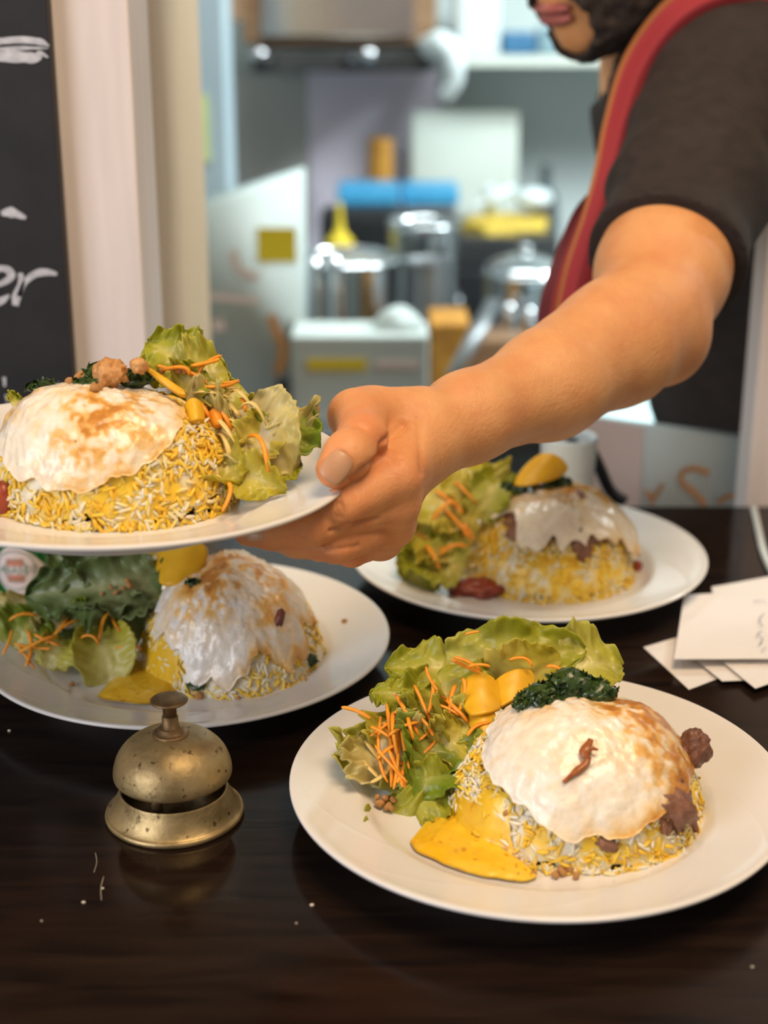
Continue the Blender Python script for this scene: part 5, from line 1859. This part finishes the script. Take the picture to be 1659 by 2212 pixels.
def kbox(name, px0, px1, py_top, Y, depth, m, label, cat, zb=TZ, py_bot=None, bevel=0.004, group=None, parent=None):
    """real box: front face at distance Y spanning the sight lines px0..px1, top at py_top, standing on zb (or hanging down to py_bot)"""
    pym = (py_top + (py_bot if py_bot is not None else py_top)) / 2
    x0, x1 = ony(px0, pym, Y)[0], ony(px1, pym, Y)[0]
    z1 = ony(829, py_top, Y)[2]
    z0 = ony(829, py_bot, Y)[2] if py_bot is not None else zb + 0.0005
    o = box(name, (x0, Y, z0), (x1, Y + depth, z1), m, parent, bevel)
    if parent is None:
        tag(o, label, cat, group)
    return o


def klathe(name, px, Y, prof, m, label, cat, zb=TZ, group=None):
    x = ony(px, 700, Y)[0]
    v, f = lathe(smooth_profile(np.array(prof), 4), 40)
    o = link(name, mesh_np(name, v, f), m, None, (x, Y, zb + 0.0005))
    tag(o, label, cat, group)
    return o


wt = empty('work_table', (0.1, 2.6, TZ))
tag(wt, 'steel kitchen work table crowded with pots and boxes', 'table')
box('table_top', (-1.25, 1.98, TZ - 0.03), (1.2, 3.28, TZ), 'steel_dull', wt, 0.003)
for lx in (-1.2, 1.15):
    for ly in (2.03, 3.22):
        box('leg', (lx - 0.02, ly - 0.02, -1.0995), (lx + 0.02, ly + 0.02, TZ - 0.03), 'steel_dull', wt)
struct(box('trim_4', (-0.1, 1.2505, TZ - 0.03), (0.295, 1.45, TZ), 'steel_dull'), 'steel ledge on the kitchen side of the hatch')
struct(kbox('trim_3', 392, 478, -80, 2.3, 0.12, 'k_post', '', '', zb=-1.1), 'pale blue door frame inside the kitchen')
kbox('note_paper', 424, 452, 205, 2.298, 0.0015, 'note_yellow', 'yellow green paper note stuck on the pale door frame', 'note', py_bot=350, bevel=0)
kbox('wall_cabinet', 425, 500, -160, 2.75, 0.3, 'wood_brown', 'dark brown cabinet corner at the top beside the door frame', 'cabinet', py_bot=48)

struct(kbox('trim_6', 474, 664, 160, 3.27, 0.02, 'panel_grey', '', '', zb=TZ), 'dull grey metal cladding on the kitchen wall')
struct(kbox('trim_7', 664, 950, 150, 3.268, 0.02, 'panel_lilac_lit', '', '', zb=TZ), 'lilac lit cladding beside the grey metal one')

hood = empty('wall_oven', ony(735, 95, 2.95))
tag(hood, 'brown framed wall oven with bright steel front near the top', 'oven')
kbox('body', 520, 945, -170, 2.95, 0.3, 'wood_brown', '', '', py_bot=96, parent=hood, bevel=0.008)
kbox('front_panel', 560, 895, -140, 2.94, 0.0095, 'steel_bright', '', '', py_bot=80, parent=hood)
kbox('black_strip', 545, 930, 106, 2.96, 0.28, 'steel_dark', '', '', py_bot=156, parent=hood)
for a, mm in ((572, 'black_plastic'), (757, 'black_plastic'), (925, 'black_plastic')):
    c = ony(a, 132, 2.945)
    v, f = lump((0.017, 0.02, 0.017), 0.02, 1, 1, ICO2)
    link('knob', mesh_np('knob', v, f), mm, hood, c - np.array(hood.location))
for a in (560, 795):
    c = ony(a, 118, 2.94)
    v, f = lump((0.016, 0.01, 0.014), 0.02, 1, 1, ICO2)
    link('dial', mesh_np('dial', v, f), 'steel_bright', hood, c - np.array(hood.location))

sc = smooth_profile(np.array([ony(915, 92, 2.955), ony(930, 100, 2.80), ony(952, 92, 2.74), ony(978, 120, 2.73), ony(982, 170, 2.73), ony(962, 212, 2.74)]), 8)
v, f = tube(sc, np.interp(np.linspace(0, 1, len(sc)), [0, 0.2, 0.6, 1], [0.010, 0.020, 0.021, 0.012]), 14)
tag(link('plastic_scoop', mesh_np('plastic_scoop', v - sc[0], f), 'white_plastic', None, sc[0]), 'white curved plastic scoop hanging beside the wall oven', 'scoop')

struct(box('trim_5', (ony(975, 130, 3.05)[0], 3.05, ony(829, 142, 3.05)[2]), (1.6, 3.2995, ony(829, 122, 3.05)[2]), 'cream_plastic'), 'pale wall shelf in the kitchen')
SHZ = ony(829, 122, 3.05)[2]
kbox('storage_tub', 985, 1082, -20, 3.1, 0.12, 'white_plastic', 'white plastic tub on the kitchen wall shelf', 'tub', zb=SHZ, bevel=0.01)
kbox('storage_tub', 1086, 1160, 70, 3.1, 0.10, 'deep_blue', 'dark blue tub on the kitchen wall shelf', 'tub', zb=SHZ, bevel=0.01)
kbox('storage_tub', 1164, 1260, 60, 3.1, 0.10, 'tub_grey_blue', 'grey blue tub on the wall shelf next to the cook', 'tub', zb=SHZ, bevel=0.01)

kbox('cutting_board', 888, 1122, 240, 3.16, 0.03, 'cream_plastic', 'large off white cutting board leaning at the kitchen wall', 'board', bevel=0.008)
klathe('oil_bottle', 1168, 3.05, [(0, 0), (0.026, 0), (0.028, 0.01), (0.028, 0.16), (0.012, 0.20), (0.010, 0.24), (0, 0.241)], 'bottle_dark', 'dark bottle standing by the off white cutting board', 'bottle')
klathe('spice_jar', 822, 3.10, [(0, 0), (0.025, 0), (0.026, 0.02), (0.025, 0.26), (0.020, 0.285), (0.0, 0.288)], 'orange_food', 'amber jar behind the blue lidded tubs', 'jar')

for (p0, p1, yt, Y, lab, bod) in ((728, 862, 405, 2.92, 'white food tub with flat blue lid, nearer the lilac panel', 'white_plastic'), (866, 992, 405, 2.95, 'steel food tub with flat blue lid below the cutting board', 'steel_dull')):
    x0, x1 = ony(p0, 430, Y)[0], ony(p1, 430, Y)[0]
    zt, zl = ony(829, yt, Y)[2], ony(829, yt + 40, Y)[2]
    tb = empty('food_tub', ((x0 + x1) / 2, Y + 0.06, TZ))
    tag(tb, lab, 'tub')
    box('tub_body', (x0 + 0.004, Y + 0.004, TZ + 0.0005), (x1 - 0.004, Y + 0.116, zl), bod, tb, 0.008)
    box('lid', (x0, Y, zl), (x1, Y + 0.12, zt), 'blue_plastic', tb, 0.008)

kbox('dark_gap_block', 690, 862, 455, 2.80, 0.08, 'black_plastic', 'black block added for the shade in the gap under the white tub', 'dark gap', bevel=0.015)  # black block stands in for the shade in the gap
klathe('mixing_bowl', 915, 2.585, [(0.0, 0.0), (0.045, 0.0), (0.055, 0.02), (0.062, 0.17), (0.064, 0.19), (0.060, 0.188), (0.054, 0.03), (0, 0.02)], 'steel', 'tall shiny steel pot below the blue lidded steel tub', 'pot')
klathe('cooking_pot', 755, 2.42, [(0, 0), (0.075, 0.0), (0.080, 0.01), (0.080, 0.155), (0.085, 0.16), (0.083, 0.166), (0.077, 0.16), (0.074, 0.05), (0, 0.04)], 'steel', 'wide steel cooking pot standing on the work table', 'pot')
v, f = lump((0.074, 0.074, 0.022), 0.06, 2.5, 3, ICO3)
tag(link('pot_food', mesh_np('pot_food', v, f), 'cream_food', None, (ony(755, 700, 2.42)[0], 2.42, TZ + 0.13)), 'cream coloured food heaped in the wide cooking pot', 'food')
klathe('squeeze_bottle', 736, 2.60, [(0, 0), (0.022, 0.0), (0.024, 0.01), (0.024, 0.15), (0.020, 0.165), (0.008, 0.185), (0.004, 0.225), (0, 0.226)], 'yellow_card', 'yellow squeeze bottle behind the wide cooking pot', 'bottle')
klathe('steel_jug', 922, 2.40, [(0, 0), (0.038, 0), (0.040, 0.01), (0.036, 0.15), (0.042, 0.165), (0.038, 0.163), (0.032, 0.15), (0.034, 0.02), (0, 0.015)], 'steel_dull', 'dull steel jug right of the wide cooking pot', 'jug')
for i, (a, b, Y, r) in enumerate(((681, 570, 2.305, 0.011), (724, 566, 2.305, 0.011))):  # shiny steel pieces added to give round blurred glints
    c = ony(a, b, Y)
    o = klathe('glint_body', a, Y, [(0, 0), (0.016, 0), (0.017, 0.01), (0.013, c[2] - TZ - 0.012), (0.012, c[2] - TZ - 0.004), (0.006, c[2] - TZ + 0.008), (0, c[2] - TZ + 0.010)], 'steel_bright', ('shiny steel shaker added by the yellow square card', 'shiny steel shaker added next to the yellow squeeze bottle')[i], 'glint')

st_ = empty('stove', (ony(1085, 600, 2.66)[0], 2.8, TZ))
tag(st_, 'black gas stove carrying the tray of yellow food', 'stove')
sz = ony(829, 590, 2.66)[2]
sx0, sx1 = ony(940, 600, 2.66)[0], ony(1240, 600, 2.66)[0]
box('stove_body', (sx0, 2.66, TZ + 0.0005), (sx1, 2.93, sz), 'black_plastic', st_, 0.005)
for i in range(4):
    c = np.array([sx0 + 0.04 + i * 0.055, 2.655, (TZ + sz) / 2])
    v, f = lump((0.010, 0.010, 0.010), 0.02, 1, 1, ICO2)
    link('stove_knob', mesh_np('stove_knob', v, f), 'steel', st_, c - np.array(st_.location))
tr = empty('food_tray', (ony(1095, 560, 2.72)[0], 2.82, sz))
tag(tr, 'deep grey steel tray of yellow food on the stove', 'tray')
tx0, tx1 = ony(978, 540, 2.70)[0], ony(1208, 540, 2.70)[0]
tzt = ony(829, 512, 2.70)[2]
box('tray_body', (tx0, 2.70, sz + 0.0005), (tx1, 2.92, tzt), 'steel_dark', tr, 0.006)
v, f = lump(((tx1 - tx0) * 0.47, 0.10, 0.020), 0.25, 3.0, 5, ICO3, 0.10)
tag(link('tray_food', mesh_np('tray_food', v, f), 'yellow_food', None, ((tx0 + tx1) / 2, 2.81, tzt + 0.004)), 'yellow fried food heaped in the steel tray', 'food')
v, f = lump((0.036, 0.036, 0.020), 0.03, 1, 6, ICO3)
tag(link('white_bowl', mesh_np('white_bowl', v, f), 'white_plastic', None, ony(1152, 428, 2.84)), 'upturned white bowl lying on the yellow food', 'bowl')
for i, (p, q) in enumerate((((985, 470), (1110, 405)), ((1055, 400), (1062, 480)))):
    a, b = ony(*p, 2.80), ony(*q, 2.83)
    v, f = tube(np.array([a, (a + b) / 2 + [0, 0, 0.004], b]), [0.010, 0.012, 0.014], 10, 0.5)
    tag(link('plastic_spatula', mesh_np('plastic_spatula', v - a, f), 'white_plastic', None, a), ('white spatula lying slanted across the yellow food', 'short white spatula standing upright in the yellow food')[i], 'spatula')

# boxes and cartons on the near side of the table
mb_ = empty('menu_box', (ony(545, 650, 2.12)[0], 2.2, TZ))
tag(mb_, 'white carton with yellow square sticker beside the pale door frame', 'box')
bx = [ony(432, 440, 2.12), ony(648, 382, 2.12)]
zA, zB = ony(829, 452, 2.12)[2], ony(829, 384, 2.12)[2]
v = np.array([[bx[0][0], 2.12, TZ + 0.0005], [bx[1][0], 2.12, TZ + 0.0005], [bx[1][0], 2.12, zB], [bx[0][0], 2.12, zA]])
v = np.vstack([v, v + [0, 0.14, 0]]) - np.array(mb_.location)
ff_ = np.array([[0, 1, 2, 3], [5, 4, 7, 6], [4, 0, 3, 7], [1, 5, 6, 2], [3, 2, 6, 7], [4, 5, 1, 0]])
link('carton', mesh_np('carton', v, ff_, False), 'carton_pale', mb_)
kbox('sticker', 556, 640, 492, 2.119, 0.0009, 'yellow_card', '', '', py_bot=566, parent=mb_, bevel=0)


def print_ribbon(pts, Y, w, m, parent, slope=0.0, x0=0.0):
    P = smooth_profile(np.array([ony(a, b, Y) for a, b in pts]), 6)
    t = np.gradient(P, axis=0)
    t /= np.linalg.norm(t, axis=1)[:, None]
    s = np.stack([-t[:, 2], 0 * t[:, 0], t[:, 0]], -1)
    vv = np.stack([P - s * w, P + s * w], 1).reshape(-1, 3)
    return link('printed_curl', mesh_np('printed_curl', vv - np.array(parent.location), grid_faces(len(P), 2)), m, parent)


print_ribbon([(505, 540), (510, 570), (530, 590), (560, 598)], 2.119, 0.006, 'carton_pink', mb_)
print_ribbon([(470, 690), (475, 715)], 2.119, 0.009, 'carton_pink', mb_)
print_ribbon([(585, 680), (600, 720), (612, 760), (600, 810)], 2.119, 0.007, 'orange_print', mb_)
print_ribbon([(450, 640), (560, 650)], 2.119, 0.005, 'carton_pink', mb_)

cb2 = empty('paper_carton', (ony(772, 800, 2.03)[0], 2.1, TZ))
tag(cb2, 'pale carton with yellow printed band in front of the cooking pot', 'box')
kbox('carton', 628, 926, 726, 2.03, 0.10, 'carton_pale', '', '', parent=cb2)
kbox('yellow_band', 664, 792, 776, 2.029, 0.0009, 'yellow_card', '', '', py_bot=800, parent=cb2, bevel=0)
kbox('orange_band', 812, 905, 780, 2.029, 0.0009, 'carton_pink', '', '', py_bot=796, parent=cb2, bevel=0)
pk = ony(862, 706, 2.08)
v, f = lump((0.035, 0.03, 0.030), 0.35, 1.5, 9, ICO3)
tag(link('paper_bag', mesh_np('paper_bag', v, f), 'carton_pale', None, pk), 'crumpled white paper lying on the pale carton', 'paper')
kbox('black_bottle', 596, 624, 815, 2.0, 0.03, 'black_plastic', 'small black object between the two pale cartons', 'bottle', bevel=0.008)
kbox('wooden_box', 930, 1016, 700, 2.16, 0.12, 'orange_food', 'orange brown wooden box right of the pale carton', 'box', bevel=0.004)
kbox('wooden_box', 1016, 1140, 735, 2.26, 0.10, 'wood_brown', 'dark brown wooden box behind the steel tongs', 'box', bevel=0.004)
a, b = ony(978, 812, 2.05), ony(1066, 648, 2.14)
v, f = join_meshes([tube(np.array([a, (a + b) / 2 + [0, 0, 0.002], b]), [0.011, 0.012, 0.012], 10, 0.35), tube(np.array([a + [0.004, 0.02, 0], (a + b) / 2 + [0.008, 0.016, 0.002], b + [0, 0.004, 0]]), [0.011, 0.012, 0.012], 10, 0.35)])
tag(link('steel_tongs', mesh_np('steel_tongs', v - a, f), 'steel_dull', None, a), 'long steel tongs propped slantwise beside the wooden boxes', 'tongs')
klathe('sauce_pan', 1130, 2.42, [(0, 0), (0.060, 0), (0.066, 0.01), (0.066, 0.135), (0.069, 0.14), (0.06, 0.155), (0.03, 0.168), (0.012, 0.172), (0.012, 0.185), (0, 0.19)], 'steel', 'lidded steel saucepan just above the forearm', 'pan')
for i, (a, b) in enumerate(((1100, 664), (1143, 673))):  # two more shiny pieces added for the glints on the steel pan
    c = ony(a, b, 2.34)
    klathe('glint_body', a, 2.325, [(0, 0), (0.015, 0), (0.016, 0.01), (0.012, c[2] - TZ - 0.012), (0.012, c[2] - TZ - 0.004), (0.006, c[2] - TZ + 0.008), (0, c[2] - TZ + 0.010)], 'steel_bright', ('shiny shaker added in front of the saucepan, nearer the tongs', 'shiny shaker added in front of the saucepan, nearer the scarf')[i], 'glint')
# lettuce tray / sheet
cs = [onz(a, b, TZ + 0.002) for a, b in ((1180, 900), (1330, 800), (1470, 800), (1560, 960), (1200, 960))]
v = np.array(cs)
v = np.vstack([v + [0, 0, 0.004], v])
o0 = v.mean(0)
tag(link('pale_tray', mesh_np('pale_tray', v - o0, [np.array([[0, 1, 2, 3, 4]])[:, ::-1], np.array([[5, 6, 7, 8, 9]]), np.array([[i, (i + 1) % 5, 5 + (i + 1) % 5, 5 + i] for i in range(5)])], False), 'sheet_blue', None, o0), 'pale blue sheet lying on the work table under the elbow', 'sheet')

# printed carton on the kitchen-side ledge
BA, BB, BC = (1252, 1.44), (1388, 1.395), (1622, 1.345)
zt = ony(829, 935, 1.375)[2]
xs = [np.array([ony(p, 1000, y)[0], y]) for p, y in (BA, BB, BC)]
xs.append(xs[2] + np.array([-0.02, 0.085]))
xs = [xs[0], xs[1], xs[2], np.array([xs[2][0], xs[2][1] + 0.025])]
cb3 = empty('printed_carton', (xs[1][0], xs[1][1], TZ))
tag(cb3, 'grey carton printed with orange curls behind the rear plate', 'box')
v = np.array([[x, y, TZ + 0.0005] for x, y in xs] + [[x, y, zt - 0.0 + 0.0 * i] for i, (x, y) in enumerate(xs)]) - np.array(cb3.location)
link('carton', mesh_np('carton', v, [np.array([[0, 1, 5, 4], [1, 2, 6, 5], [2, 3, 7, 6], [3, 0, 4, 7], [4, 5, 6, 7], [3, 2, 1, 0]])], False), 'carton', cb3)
link('pink_lit_side', mesh_np('pink_lit_side', (np.array([[xs[0][0], xs[0][1], TZ + 0.01], [xs[1][0], xs[1][1], TZ + 0.01], [xs[1][0], xs[1][1], zt], [xs[0][0], xs[0][1], zt]]) + [-0.0006, -0.001, 0]) - np.array(cb3.location), np.array([[0, 1, 2, 3]]), False), 'carton_pink', cb3)  # overlay on the left side face, pink light put into its colour


def on_face(px, py):
    p0 = np.array([xs[1][0], xs[1][1], 0])
    e = np.array([xs[2][0] - xs[1][0], xs[2][1] - xs[1][1], 0])
    nn = np.array([e[1], -e[0], 0])
    nn /= np.linalg.norm(nn)
    if nn[1] > 0:
        nn = -nn
    d = ray(px, py)
    return CC + d * (((p0 + nn * 0.0008) - CC) @ nn) / (d @ nn)


for q, w in (([(1395, 1060), (1410, 1075), (1425, 1060), (1432, 1045)], 0.0030), ([(1408, 1090), (1414, 1068)], 0.0030), ([(1532, 1022), (1500, 1012), (1474, 1022), (1478, 1045), (1505, 1068), (1525, 1090)], 0.0034), ([(1550, 1088), (1575, 1072), (1600, 1074)], 0.003)):
    P = smooth_profile(np.array([on_face(*x) for x in q]), 6)
    t = np.gradient(P, axis=0)
    t /= np.linalg.norm(t, axis=1)[:, None]
    s = np.stack([-t[:, 2], 0 * t[:, 0], t[:, 0]], -1)
    vv = np.stack([P - s * w, P + s * w], 1).reshape(-1, 3)
    link('printed_curl', mesh_np('printed_curl', vv - np.array(cb3.location), grid_faces(len(P), 2)), 'orange_print', cb3)

klathe('white_cup', 1240, 1.215, [(0, 0), (0.018, 0.0), (0.020, 0.003), (0.0235, 0.066), (0.0235, 0.070), (0.021, 0.069), (0.018, 0.006), (0, 0.005)], 'white_plastic', 'blurred white cup behind the radish of the rear plate', 'cup', zb=0.0)
hs = smooth_profile(np.array([ony(1225, 960, 1.235), ony(1262, 955, 1.24), ony(1290, 1000, 1.242), ony(1318, 1060, 1.243), np.array([ony(1350, 1090, 1.24)[0], 1.24, 0.006])]), 6)
v, f = tube(hs, 0.0055, 10)
tag(link('power_cable', mesh_np('power_cable', v - hs[-1], f), 'black_plastic', None, hs[-1]), 'thick black cord arching behind the rear plate', 'cable')
